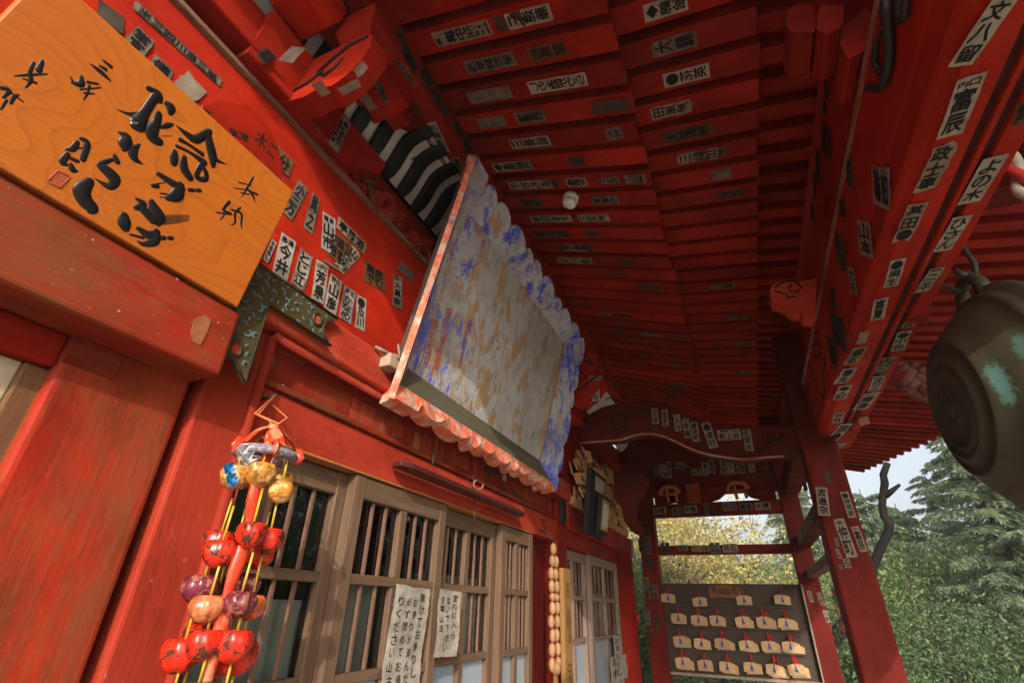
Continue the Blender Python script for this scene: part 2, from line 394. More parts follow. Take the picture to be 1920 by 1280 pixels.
lt = thing('door_lintel', 'red lintel above the sliding doors with a row of faded slip marks', 'lintel', (1.8, 0, 1.83))
b = MB(); b.box((.735, .02, 1.955), (2.875, .08, 2.10)); b.build('panel', red('x', 'pink'), lt)
b = MB(); b.box((.735, -.012, 1.955), (2.875, .02, 1.972)); b.build('ledge', red('x', 'worn'), lt, .004)
b = MB(); b.box((.735, -.0, 1.838), (2.875, .08, 1.953)); b.build('lintel_board', red('x', 'pink'), lt, .004)
b = MB(); b.box((.735, -.004, 1.832), (2.52, .07, 1.838)); b.build('gap_strip', wood('raw_batten', (.45,.17,.05), (.3,.1,.03), 'x'), lt)
ghost = paint('slip_mark_paint', (.36,.040,.020), (.30,.05,.02), (.40,.16,.08), 'z', .75); b = MB(); rr = random.Random(5)
x = .93
while x < 2.84:
    w_ = rr.choice((.022, .03, .042, .05, .085, .06))*(1 if x < 1.5 else 1.15); h_ = rr.uniform(.070, .085) if rr.random() < .75 else rr.uniform(.04, .065)
    z1 = 2.055-rr.uniform(0, .012)
    if not (1.93 < x < 2.3): b = MB(); b.box((x, .0185, z1-h_), (min(x+w_, 2.86), .02, z1), 0); b.build('slip_mark', ghost, lt)
    x += w_+rr.choice((.004, .008, .012, .03))
stain = flat('dark_stain', (.09,.05,.035), .8, .1); pale = flat('pale_paste', (.62,.55,.48), .8, .1)
STM = [stain, pale, flat('ochre_stain', (.30,.11,.02), .7, .2)]
def blot(zx, zy, s, pts, y, mi): 
    q = [hit(zx+x*s, zy+yy*s, 1, y) for x, yy in pts]; b = MB(); b.prism(q, (0, .0012, 0)); b.build('stain', STM[mi], lt)
blot(640,560,.336,[(805,925),(830,920),(845,945),(842,985),(822,1000),(803,975)], .018, 0); blot(640,560,.336,[(852,945),(868,940),(870,975),(856,990)], .018, 0)
blot(640,560,.336,[(900,985),(915,975),(925,1005),(915,1020),(900,1010)], .018, 1); blot(640,560,.336,[(893,1035),(910,1030),(920,1060),(910,1082),(893,1070)], .018, 0)
blot(640,560,.336,[(945,1065),(965,1062),(985,1090),(985,1115),(965,1128),(955,1118),(972,1108),(970,1090)], .018, 0)
blot(0,400,.336,[(1568,985),(1580,950),(1588,965),(1582,1000),(1562,1032),(1552,1030)], .018, 1)
blot(0,400,.336,[(1490,800),(1520,778),(1535,800),(1528,850),(1500,880),(1480,905),(1478,860)], .018, 2)
# nail heads and pits
b = MB(); rr = random.Random(9)
for i in range(34):
    x, z = rr.uniform(.78, 2.8), rr.choice((rr.uniform(1.85, 1.945), rr.uniform(1.985, 2.06))); y = -.001 if z < 1.953 else .019
    b.ell((x, y, z), (.0022, .001, .0022), 8, rows=4)
b.build('nail_head', IRON, lt)

nr = thing('tie_rail', 'broad worn brown-red rail directly below the orange plaque', 'rail', (-.3, -.05, 1.9))
b = MB(); b.box((-2.4, -.085, 1.893), (.588, .1, 2.046)); b.build('rail_body', red('x', 'worn'), nr, .010, 3)
b = MB(); q = [hit(*p, 1, -.0865) for p in ((365,597),(385,590),(396,600),(388,625),(376,648),(362,640),(358,622))]
b.prism(q, (0, .002, 0)); b.build('bare_patch', flat('ochre_patch', (.32,.115,.045), .7, .2, .3, 40), nr)
b = MB(); rr = random.Random(21)
for i in range(42):
    x, z = rr.uniform(.1, .57)**1, rr.uniform(1.91, 2.04); s_ = rr.uniform(.0005, .0011)*rr.choice((1,1,1,2.3))
    b.ell((x, -.0852, z), (s_*rr.uniform(.7, 2), .0006, s_), 7, rows=4)
b.build('paint_fleck', flat('fleck', (.36,.24,.17), .8, .1, .3), nr)
lb = thing('left_bay_lintel', 'smooth bright red lintel under the worn rail at the far left', 'lintel', (-.4, .05, 1.83))
b = MB(); b.box((-2.4, .004, 1.832), (.365, .12, 1.893)); b.build('lintel_board', red('x', 'bright'), lb, .008, 3)
b = MB(); b.box((.365, -.008, 1.842), (.45, 0, 1.893)); b.build('lintel_tongue', red('x', 'worn'), lb, .008, 3)

fb = thing('frieze_beam', 'bright red beam above the door frame covered with pasted paper slips', 'beam', (1.5, .1, 2.25))
b = MB(); b.box((-2.4, 0, 2.10), (5.0, .2, 2.715)); b.build('beam_body', red('x', 'bright'), fb, .006)
b = MB(); b.box((-2.4, -.014, 2.7155), (5.0, .03, 2.732)); b.build('ledge', DUST, fb, .004)
b = MB(); cx, cz, R0 = .505, 2.33, .215
b.prism([(cx+(.10 if abs(math.cos(t)) < .5 else .12)*math.cos(t)*1.15, -.004, 2.40+.245*math.sin(t) if math.sin(t) > 0 else 2.25) for t in [math.pi*i/18 for i in range(19)]], (0, .01, 0))
b.build('tenon_end', red('x', 'bright'), fb, .004)
Z4 = (400, 400, .2344)
def S(base, ax, val, par, rows):
    for r in rows: px_sticker(par, ax, val, *base, *r)
S(Z4, 1, 0, fb, [
 ((462,205),(500,238),(375,350),'千坂ぬし','w'), ((540,150),(655,232),(435,455),'今井','w','湯島'), ((695,275),(790,350),(600,545),'とじ江','wo'),
 ((820,368),(918,430),(725,650),'芳泉','w','江戸川'), ((932,478),(1025,545),(855,745),'山彦','w','江戸'), ((1045,575),(1135,640),(985,820),'かなめ','wo','花屋'),
 ((1145,648),(1220,690),(1090,890),'●及川','w'), ((870,-15),(972,50),(800,245),'山市','w','東龍'), ((940,130),(1110,260),(880,312),'千代田|睦會|内藤','b'),
 ((1000,25),(1222,245),(975,110),'亭落酒','ch'), ((1115,250),(1172,345),(1040,505),'山之内','ct'), ((1200,375),(1372,480),(1188,535),'武む|黒で','bt'),
 ((1440,475),(1508,520),(1385,705),'大黒家','wo','小田'), ((1480,370),(1600,480),(1447,425),'','gt'), ((880,365),(1025,455),(900,400),'','gt')])
Z1 = (0, 0, .336)
S(Z1, 1, 0, fb, [
 ((1665,1005),(1715,1062),(1592,1200),'小三万','g'), ((1740,1070),(1785,1110),(1672,1255),'尾之','gt'), ((1260,688),(1392,745),(1225,770),'雷','ch'),
 ((1430,700),(1640,908),(1395,790),'木津分','bh'), ((1380,850),(1482,920),(1362,890),'酒屋','wh'), ((1540,945),(1578,1000),(1508,995),'','ct'),
 ((757,8),(1237,448),(722,35),'米三四川酒三組','goh'), ((760,140),(858,235),(680,232),'堂宜','gt'), ((862,305),(968,400),(822,368),'備','gh'),
 ((1050,400),(1147,520),(985,495),'','ct'), ((1122,588),(1182,640),(1102,620),'蔦','wo'), ((545,0),(692,100),(505,80),'','d'),
 ((1195,70),(1378,245),(1165,130),'ゆ小川','gh')])

# carved frieze, cornice ribs, wall purlin
cv = thing('carved_frieze', 'red carved panel of clouds and chrysanthemums above the dusty ledge', 'carving', (1.4, .05, 2.73))
b = MB(); b.box((-.5, .03, 2.732), (5.0, .1, 2.93)); b.build('backing', red('x', 'mid'), cv)
b = MB(); rr = random.Random(4)
def spiral(cx, cz, r, turns=1.6, y=.015, s=1, a0=0, th=.012):
    n = int(turns*16); b.tube([(cx+s*r*(1-.8*i/n)*math.cos(a0+i*2*math.pi/16), y-.006*i/n, cz+r*(1-.8*i/n)*math.sin(a0+i*2*math.pi/16)) for i in range(n+1)], [th*(1-.5*i/n) for i in range(n+1)], 8)
for cx, cz, r, s_, a0 in ((.80,2.80,.055,1,3.6),(.90,2.76,.035,-1,0.5),(.70,2.79,.045,-1,3.2),(.87,2.83,.03,1,2.),(1.62,2.80,.05,1,3.),(1.75,2.78,.04,-1,1.),(2.0,2.81,.05,1,0),(2.2,2.78,.04,1,2.)):
    b = MB(); spiral(cx, cz, r, 1.7, .012, s_, a0); b.build('cloud_scroll', CARV, cv)
def blossom(cx, cz, r):
    q = MB()
    for ring, (n, rr_, y) in enumerate(((11, r, .02), (8, r*.66, .008), (5, r*.36, -.002))):
        for i in range(n):
            t = 2*math.pi*i/n+ring*.3
            M = Matrix.Rotation(-t, 3, 'Y'); q.ell((cx+rr_*.62*math.cos(t), y, cz+rr_*.62*math.sin(t)), (rr_*.42, .012, rr_*.26), 8, 0, 5, M)
    q.ell((cx, -.004, cz), (r*.18, .012, r*.18), 8, 0, 5); q.build('blossom', CARV, cv)
for cx, cz, r in ((1.00,2.80,.045),(1.07,2.77,.035),(1.14,2.82,.05),(1.26,2.79,.058),(1.37,2.765,.035),(1.42,2.80,.04),(1.33,2.84,.03),(1.50,2.79,.04)): blossom(cx, cz, r)
b = MB(); rr = random.Random(14)
for i in range(46):
    cx, cz = rr.uniform(.62, 2.5), rr.uniform(2.745, 2.87); t = rr.uniform(0, 3.14)
    b = MB(); b.ell((cx, .022, cz), (rr.uniform(.018, .04), .014, rr.uniform(.01, .018)), 8, 0, 5, Matrix.Rotation(t, 3, 'Y')); b.build('leaf_relief', CARV, cv)
sp = thing('iron_hook', 'rusty bent iron hook sticking out of the carved clouds', 'hook', (.9, -.05, 2.72))
b = MB(); b.tube([hit(676,340,1,.01), hit(688,338,1,-.05), hit(702,345,1,-.06), hit(712,330,1,-.065)], [.009,.008,.006,.003], 7); b.tube([hit(690,338,1,-.05), hit(697,365,1,-.05), hit(706,392,1,-.045), hit(712,402,1,-.04)], [.007,.006,.004,.002], 7); b.build('hook', flat('rust', (.10,.045,.03), .9, .1), sp)

cr = thing('cornice', 'cornice of curved black ribs on white boards between wall and eave purlin', 'cornice', (1.5, -.05, 2.93))
y0_, z0_, y1_, z1_ = .01, 2.925, -.165, 3.10
def cpt(t, off=0): # slightly S-curved section, t 0 bottom .. 1 top
    y = y0_+(y1_-y0_)*t; z = z0_+(z1_-z0_)*t; s_ = .016*math.sin(t*math.pi*2); nx = (z1_-z0_, -(y1_-y0_)); l_ = math.hypot(*nx)
    return (y-(s_+off)*nx[0]/l_, z-(s_+off)*nx[1]/l_)
b = MB(); NT = 8
b.add([(x, *cpt(i/NT)) for i in range(NT+1) for x in (-.5, 5.0)], [(2*i, 2*i+1, 2*i+3, 2*i+2) for i in range(NT)], 0, True); b.build('white_board', WHITEP, cr)
for k in range(-3, 30):
    x = .80+k*.0985; b = MB(); lean = .012
    for i in range(NT): pass
    vs = []; 
    for i in range(NT+1):
        t = -.03+1.04*i/NT; wv = .032*(.62+.38*math.sin(min(1, (i+.5)/2.5)*math.pi/2)); xc = x-.016*math.sin(t*4.4-.4)
        yo, zo = cpt(t, .002); yi, zi = cpt(t, .026)
        vs += [(xc-wv, yo, zo), (xc+wv, yo, zo), (xc+wv*.8, yi, zi), (xc-wv*.8, yi, zi)]
    fs = [(4*i+j, 4*i+(j+1)%4, 4*i+4+(j+1)%4, 4*i+4+j) for i in range(NT) for j in range(4)]+[(0,1,2,3),(4*NT,4*NT+1,4*NT+2,4*NT+3)]
    b.add(vs, fs, 0, False); b.build('rib', BLACK, cr, .007, 3)
def corn(px, py): return hitp(px, py, (0, y0_, z0_), V((0, z1_-z0_, -(y1_-y0_))).normalized())
for TL, TR, BL, tx, st in (((727,262),(716,268),(752,240),'三江人','w'),((757,276),(748,296),(778,252),'伊勢','w'),((786,318),(776,322),(806,282),'睦二','w'),((806,352),(797,362),(826,318),'中村','c')):
    sticker(cr, corn(*TR), corn(*TL), corn(*TR)+(corn(*BL)-corn(*TL)), tx, st)
pu = thing('eave_purlin', 'red eave purlin with rows of dark paper slips carrying the inner rafter ends', 'beam', (1.5, -.2, 3.1))
b = MB(); b.box((-1.2, -.238, 3.090), (6.0, -.165, 3.216)); b.build('beam_body', red('x', 'mid'), pu, .006)
Z2 = (400, 0, .336)
S(Z2, 1, -.239, pu, [
 ((1040,160),(1000,190),(1150,375),'大川端三','d'), ((1185,360),(1145,400),(1215,480),'中と','d'), ((1240,480),(1208,515),(1272,570),'三福','d'),
 ((1290,575),(1260,600),(1305,640),'や','d'), ((1362,670),(1335,690),(1385,770),'伊藤','d'), ((1412,760),(1385,790),(1430,850),'い組','d')])
for TL, TR, BL, tx, st in (((1240,677),(1185,690),(1348,845),'浪勝道義','w'),((1180,705),(1140,715),(1255,835),'●義歌','w'),((1280,862),(1235,868),(1365,990),'川りの日','wo'),((1365,870),(1320,885),(1430,985),'紫元次','c'),((1010,295),(988,308),(1108,480),'浅之内','g')):
    f = lambda p: hitp(Z2[0]+p[0]*.336, p[1]*.336, (0, -.165, 3.089), V((0, 0, 1)))
    sticker(pu, f(TL), f(TR), f(BL), tx, st)

# ------------------------------------------------------------------ bracket cluster over the corner pillar
bk = thing('bracket_set', 'red bracket with curved nose and stacked blocks over the corner pillar', 'bracket', (.6, -.1, 2.65))
def xprism(x0, x1, yz, mat, name, bev=.008, ms=None):
    b = MB(); b.prism([(x0, y, z) for y, z in yz], (x1-x0, 0, 0)); return b.build(name, mat, bk if ms is None else ms, bev, 3)
NOSE = [(.0,2.735),(-.06,2.728),(-.12,2.715),(-.18,2.725),(-.235,2.705),(-.29,2.725),(-.335,2.765),(-.36,2.82),(-.355,2.87),(-.32,2.895),(-.0,2.895)]
xprism(.545, .612, [(y*.86, z) for y, z in NOSE], red('y', 'bright'), 'nose')
b = MB()
for xs in (.544,):
    b.tube([(xs, -.29, 2.87), (xs, -.23, 2.868), (xs, -.17, 2.838), (xs, -.13, 2.80), (xs, -.16, 2.772), (xs, -.20, 2.79), (xs, -.215, 2.82)], [.004,.006,.006,.006,.006,.005,.003], 6)
    b.tube([(xs, -.15, 2.80), (xs, -.10, 2.775), (xs, -.02, 2.765)], [.005, .005, .004], 6)
b.build('scroll_groove', INK, bk)
xprism(.40, .70, [(.02,2.733),(-.05,2.733),(-.05,2.76),(-.09,2.90),(.02,2.90)], red('x', 'mid'), 'base_block')
xprism(.02, .50, [(.02,2.76),(-.055,2.76),(-.055,2.90),(.02,2.90)], red('x', 'mid'), 'wall_arm')
b = MB(); b.prism([(.70,-.045,2.755),(.80,-.045,2.755),(.93,-.045,2.82),(.95,-.045,2.90),(.62,-.045,2.90)], (0, .06, 0)); b.build('wall_arm', red('x', 'bright'), bk, .008)
b = MB()
def block(x, y, z, w, h, name='bearing_block', mat=None, par=None):
    q = MB(); q.prism([(x-w*.38, y-w*.38, z), (x+w*.38, y-w*.38, z), (x+w*.38, y+w*.38, z), (x-w*.38, y+w*.38, z)], (0, 0, 0)) if False else None
    q = MB(); a, c = w*.36, w*.5
    vs = [(x+sx*a, y+sy*a, z) for sx, sy in ((-1,-1),(1,-1),(1,1),(-1,1))]+[(x+sx*c, y+sy*c, z+h*.45) for sx, sy in ((-1,-1),(1,-1),(1,1),(-1,1))]+[(x+sx*c, y+sy*c, z+h) for sx, sy in ((-1,-1),(1,-1),(1,1),(-1,1))]
    q.add(vs, [(3,2,1,0),(8,9,10,11)]+[(4*r+i, 4*r+(i+1)%4, 4*r+4+(i+1)%4, 4*r+4+i) for r in (0,1) for i in range(4)])
    return q.build(name, mat or red('x', 'bright'), par or bk, .006)
block(.78, -.12, 2.965, .15, .12); block(.60, -.23, 2.905, .14, .11); block(.45, -.12, 2.93, .15, .12); block(.20, -.09, 2.91, .15, .12)
b = MB(); b.box((.0, -.17, 2.985), (.90, -.10, 3.09)); b.build('purlin_arm', red('x', 'mid'), bk, .008)
b = MB(); b.prism([(.86,-.175,3.02),(.93,-.175,3.035),(.985,-.175,3.075),(.985,-.175,3.09),(.86,-.175,3.09)], (0, .07, 0)); b.build('arm_end', red('x', 'mid'), bk, .008)
Zb = (400, 0, .211)
def SB(TL, TR, BL, tx, st, p0, n, head=''):
    f = lambda p: hitp(Zb[0]+p[0]*.211, p[1]*.211, p0, V(n).normalized()); return sticker(bk, f(TL), f(TR), f(BL), tx, st, head)
nz = ((0,-.235,2.703), (0, .0, 1))
SB((870,745),(955,705),(945,870),'','ct',(0,-.12,2.713),(0,0,1)); SB((1105,780),(1150,850),(1235,625),'','ct',(0,-.235,2.703),(0,.3,1)); SB((1235,625),(1290,690),(1335,550),'','ct',(0,-.29,2.723),(0,.75,1))
SB((840,480),(790,520),(690,690),'一心堂','k',(.546,0,0),(1,0,0)); SB((600,110),(700,200),(510,290),'龍','d',(0,-.057,0),(0,1,0))
SB((590,30),(720,-40),(755,215),'川三|元公','c',(0,-.17,2.984),(0,.0,1)); SB((1255,815),(1330,780),(1370,995),'','ct',(0,-.12,2.964),(0,0,1)); SB((1380,660),(1440,640),(1540,900),'千社','g',(0,-.194,0),(0,1,0))
SB((1130,990),(1215,1105),(975,1220),'萩|信','wo',(0,-.0462,0),(0,1,0)); SB((370,470),(520,400),(400,600),'睦','dh',(0,-.057,0),(0,1,0)); SB((700,420),(830,440),(650,560),'','d',(.399,0,0),(1,0,0))

# ------------------------------------------------------------------ orange dedication plaque
pq = thing('wooden_plaque', 'orange varnished wood plaque with raised black brush writing and red seal', 'plaque', (.315, -.11, 2.047))
PO = V((.060, -.083, 2.049)); PUx = V((.508, 0, 0)); PV = V((0, -.061, .314)); PN = V((0, -.314, -.061)).normalized()
m = N('plaque_wood', .32, .5)
nb = m.n('ShaderNodeTexNoise', noise_dimensions='3D'); nb.inputs['Scale'].default_value = 4.2; nb.inputs['Detail'].default_value = 1.5; nb.inputs['Roughness'].default_value = .35
mp = m.n('ShaderNodeMapping'); mp.inputs['Scale'].default_value = (.75, .2, 1.7); mp.inputs['Location'].default_value = (.35, .3, .12); m.ln(m.co, mp.inputs[0]); m.ln(mp.outputs[0], nb.inputs[0])
ring = m.math('FRACT', m.math('MULTIPLY', nb.outputs[0], 19.))
fine = m.noise(11, 6, .72, (1, 10, 26))
c = m.mix(m.ramp(ring, [(0, .0), (.5, .05), (.85, .28), (.95, .62), (1, .0)]), (.52,.150,.017), (.30,.070,.009))
c = m.mix(m.ramp(fine, [(.4, 0.), (.7, .6)]), c, (.34,.085,.011)); c = m.mix(m.ramp(m.noise(2.2, 3), [(.35, 0.), (.75, .6)]), c, (.40,.088,.010)); m.color(c); m.bump(fine, .15, .0008)
PQ = m.mat
b = MB(); b.obox(PO+PN*.012, PUx, PV, -PN*.030); b.build('board', PQ, pq, .003)
def ppt(x, y): return hitp(x*.336, y*.336, PO+PN*.012, PN)
PXM = .336/735.
STROKES = [
 [(825,492,14),(860,510,16),(888,530,18),(890,565,15)], [(872,535,22),(840,580,21),(805,635,24),(770,690,40),(755,680,30)], [(805,640,18),(720,637,9),(650,610,2)],
 [(885,638,18),(872,690,22),(848,730,32),(855,770,28),(892,792,22)], [(925,577,14),(952,600,26),(950,632,14)], [(895,712,8),(935,700,15),(962,695,8)], [(905,760,3),(960,760,2)],
 [(985,702,3),(1040,748,16),(1090,778,24),(1140,752,22),(1165,738,20)], [(1158,742,20),(1170,800,25),(1186,870,27),(1188,925,14)], [(1190,882,15),(1230,905,9),(1268,918,2)],
 [(1005,780,14),(1060,812,9),(1130,862,14)], [(985,815,10),(1060,852,9),(1140,908,20)], [(1135,900,14),(1100,965,15),(1105,995,14),(1145,1000,16),(1150,965,14),(1130,930,12)],
 [(975,850,16),(972,880,22),(970,912,18)], [(1028,880,15),(1028,940,24),(1062,995,20)],
 [(660,738,4),(705,765,22),(697,812,30),(690,838,10)], [(780,806,5),(742,842,22),(752,885,18),(798,918,3)],
 [(640,868,10),(655,905,14)], [(630,890,8),(562,918,16),(602,958,25),(640,1000,26),(615,1040,18),(570,1022,9),(528,995,2)],
 [(500,1012,20),(458,1062,34),(472,1115,32),(512,1162,28),(502,1178,16)],
 [(882,970,12),(940,1008,18),(1012,1055,24)], [(850,1037,10),(878,1038,14)], [(1005,1038,24),(985,1090,34),(935,1105,16)], [(1055,1060,10),(1078,1062,12)], [(1098,1062,10),(1115,1064,12)], [(893,1080,4),(940,1085,6)], [(893,1100,3),(945,1105,4)], [(850,1030,4),(920,1020,3)],
 [(758,1108,6),(800,1140,18),(760,1160,14)], [(845,1122,14),(862,1165,28),(885,1215,34),(882,1245,18)], [(795,1165,20),(860,1225,28)],
 [(692,1205,22),(694,1245,30),(700,1275,20)], [(768,1272,10),(830,1312,22),(872,1300,18)], [(872,1295,20),(862,1345,24),(800,1362,12),(768,1345,4)], [(725,1308,6),(800,1328,8)], [(895,1327,10),(915,1328,14)], [(940,1328,10),(960,1330,12)],
 [(503,358,3),(560,400,12),(618,455,4)], [(556,368,6),(592,390,10)], [(576,338,5),(622,376,10)],
 [(455,428,8),(450,470,15),(398,462,5)], [(486,458,7),(548,470,6)], [(448,500,5),(562,490,4)], [(470,520,6),(525,525,4)], [(500,478,6),(488,520,6),(468,558,3)], [(395,430,3),(412,470,6)],
 [(80,425,3),(170,418,6),(264,414,4)], [(238,342,7),(215,395,12)], [(190,350,6),(168,400,8),(172,450,8),(142,492,3)], [(128,440,4),(205,465,6)],
 [(0,490,8),(50,505,9),(18,545,6)], [(58,518,6),(134,572,3)], [(36,560,6),(5,612,4)], [(60,580,5),(80,540,8),(105,530,4)],
 [(432,793,10),(405,832,14),(362,836,2)], [(447,772,8),(486,800,14),(462,890,13)], [(438,828,5),(515,824,2)], [(378,862,12),(348,905,14),(378,922,6)], [(385,880,7),(430,900,10),(436,905,6)], [(395,915,8),(408,948,15),(438,956,2)],
 [(1412,992,7),(1370,1062,7),(1346,1104,2)], [(1335,1018,5),(1402,1036,4)], [(1306,1050,3),(1390,1062,5)], [(1378,1050,6),(1410,1090,9),(1426,1130,2)], [(1345,1076,4),(1392,1086,4)], [(1385,1062,5),(1434,1086,8)],
 [(1278,1128,10),(1246,1170,9),(1285,1190,8)], [(1210,1185,5),(1295,1200,4)], [(1250,1200,6),(1228,1228,3)], [(1342,1158,6),(1312,1190,8),(1312,1240,7),(1288,1258,2)], [(1288,1170,5),(1346,1192,8),(1346,1250,6),(1352,1282,2)]]
b = MB()
def brush(b, st, mi=0):
    P = [V((p[0], p[1], p[2])) for p in st]; q = []
    n = len(P)
    for i in range(n-1):
        p0, p1, p2, p3 = P[max(i-1,0)], P[i], P[i+1], P[min(i+2,n-1)]
        for k in range(5):
            t = k/5; q.append(.5*((2*p1)+(p2-p0)*t+(2*p0-5*p1+4*p2-p3)*t*t+(3*p1-p0-3*p2+p3)*t**3))
    q.append(P[-1])
    a, z = q[0], q[-1]; d0 = (q[0]-q[1]); d1 = (q[-1]-q[-2])
    def cap(e, d):
        l = math.hypot(d.x, d.y) or 1; out = []
        for f, r in ((.55, .82), (.9, .42), (1., .1)): out.append(V((e.x+d.x/l*e.z*f, e.y+d.y/l*e.z*f, e.z*r)))
        return out
    q = cap(a, d0)[::-1]+q+cap(z, d1)
    b.tube([ppt(p.x, p.y) for p in q], [max(p.z*.80, .7)*PXM for p in q], 12, mi, .22, PN)
LAC = flat('black_lacquer', (.012,.011,.012), .32, .45, .3, 60)
for st in STROKES: b = MB(); brush(b, st); b.build('brush_stroke', LAC, pq)
for i in range(9): b = MB(); brush(b, [(912,1202+i*6.5,2.2),(985,1201+i*5.5,1.8),(1058,1200+i*4,1.0)]); b.build('brush_stroke', LAC, pq)
f = lambda x, y: ppt(x, y)+PN*.0008
b = MB()
for ch, a0, b0, da, db in (('民',.52,.1,.42,.8),('寿',.08,.1,.42,.8)):
    gv, gf = glyph(ch); tl, tr, bl = f(322,950), f(390,987), f(262,1012)
    b.add([tl+(tr-tl)*(a0+da*x)+(bl-tl)*(b0+db*(1-y)) for x, y in gv], gf)
tl, tr, bl = f(322,950), f(390,987), f(262,1012); q = [tl, tr, tr+bl-tl, bl]
for i in range(4): b.tube([q[i], q[(i+1)%4]], .0007, 5)
b.build('seal', REDINK, pq, recalc=False)

# ------------------------------------------------------------------ weathered painted name board
BO = V((1.124, -.1, 2.05)); BU = V((1, 0, 0)); BVv = V((0, -.2236, .9747)); BN = V((0, -.9747, -.2236))
nbd = thing('painted_board', 'large weathered blue and white name board with scalloped orange frame, hung tilted over the doors', 'board', (1.88, -.1, 2.05))
def bp(u, v, d=0.): return BO+BU*u+BVv*v+BN*d
def weather(name, base, blue_amt=.5, tan_amt=.5, seed=0, grey=(.30,.32,.33), left=0.):
    m = N(name, .8, .15)
    s1 = m.noise(8.5, 9, .72, (1.4,1.4,.75), .7, seed+1); s2 = m.noise(5.0, 10, .76, (1.5,1.5,.75), .9, seed+2); s3 = m.noise(16, 7, .7, (1.2,1.2,.8), .4, seed+3); s4 = m.noise(50, 4, .7, (1.4,1.4,.4), 0, seed+4); s5 = m.noise(9, 7, .7, (2,2,1), 1., seed+6)
    c = m.mix(m.ramp(s3, [(.35, 0.), (.65, .7)]), base, grey)
    c = m.mix(m.ramp(s5, [(.54, 0.), (.66, .55)]), c, (.27,.30,.36))
    t = .66-.22*tan_amt; c = m.mix(m.ramp(m.math('ADD', s1, m.math('MULTIPLY', s3, .25)), [(t+.10, 0.), (t+.15, .9)]), c, (.40,.235,.115))
    c = m.mix(m.ramp(m.math('ADD', s5, m.math('MULTIPLY', s4, .2)), [(.68, 0.), (.74, .75)]), c, (.17,.115,.07))
    t = .72-.2*blue_amt; bf = m.math('ADD', s2, m.math('MULTIPLY', s4, .22))
    if left:
        sx = m.n('ShaderNodeSeparateXYZ'); m.ln(m.co, sx.inputs[0]); bf = m.math('ADD', bf, m.math('MULTIPLY', m.math('SUBTRACT', -.28, sx.outputs[0]), left))
    c = m.mix(m.ramp(bf, [(t+.11, 0.), (t+.155, .75), (t+.22, .96)]), c, (.045,.075,.58)); c = m.mix(m.ramp(m.noise(2.2, 5, .6, (1.,1.,1.), .3, seed+9), [(.50, 0.), (.66, .55)]), c, (.20,.165,.135))
    m.color(c); m.bump(m.math('ADD', s3, m.math('ADD', s1, s4)), .35, .0022); return m.mat
FIELD = weather('weathered_field', (.46,.46,.46), .66, .58, 0, left=.26)
FLARE = weather('weathered_frame', (.46,.48,.53), 1.12, .36, 50)
OLIVE = wood('olive_frame', (.125,.108,.065), (.085,.078,.05), 'x', .5)
m = N('orange_edge', .75, .2); s1 = m.noise(22, 6, .7, None, .5); s2 = m.noise(11, 6, .7, None, .5, 3)
c = m.mix(m.ramp(s1, [(.46, 0.), (.58, .85)]), (.66,.125,.05), (.52,.40,.33)); c = m.mix(m.ramp(s2, [(.52, 0.), (.62, .8)]), c, (.16,.12,.10)); m.color(c); m.bump(s1, .3, .002); ORANGE = m.mat
GREYW = wood('grey_back_board', (.085,.060,.045), (.045,.032,.026), 'z')
D = -.06; FL, FR, FB, FT = .080, 1.315, .13, .83
b = MB(); NX, NZ = 24, 16
b.add([bp(FL+(FR-FL)*i/NX, FB-.02+(FT-FB+.04)*j/NZ, D) for j in range(NZ+1) for i in range(NX+1)], [(j*(NX+1)+i, j*(NX+1)+i+1, (j+1)*(NX+1)+i+1, (j+1)*(NX+1)+i) for j in range(NZ) for i in range(NX)], 0)
b.build('field', FIELD, nbd)
b = MB(); b.obox(bp(FL-.03, .05, D-.035), BU*(FR-FL+.08), BVv*(FT-FB+.15), BN*.03); b.build('back_panel', GREYW, nbd)
TAN = wood('tan_strip', (.36,.22,.12), (.26,.16,.09), 'z')
b = MB(); b.obox(bp(FR-.016, FB, D), BU*.014, BVv*(FT-FB), BN*.010); b.build('edge_strip', TAN, nbd, .003)
def lobes(n, seed, amp=.03, lo=.0):
    """scalloped outline: list of (s, width offset) made of round cloud lobes between sharp notches"""
    r = random.Random(seed); edges = [0.]
    pat = [1.0, .55, .8, 1.15, .6, .9]
    for i in range(n): edges.append(edges[-1]+pat[(i+seed) % 6]*r.uniform(.9, 1.1))
    T = edges[-1]; out = []
    for i in range(n):
        a, c = edges[i]/T, edges[i+1]/T
        for k in range(7):
            t = k/6*.999; out.append((a+(c-a)*t, lo+amp*(math.sin(math.pi*t)**.6)*(.7+.3*((i*7) % 3)/2)))
    return out
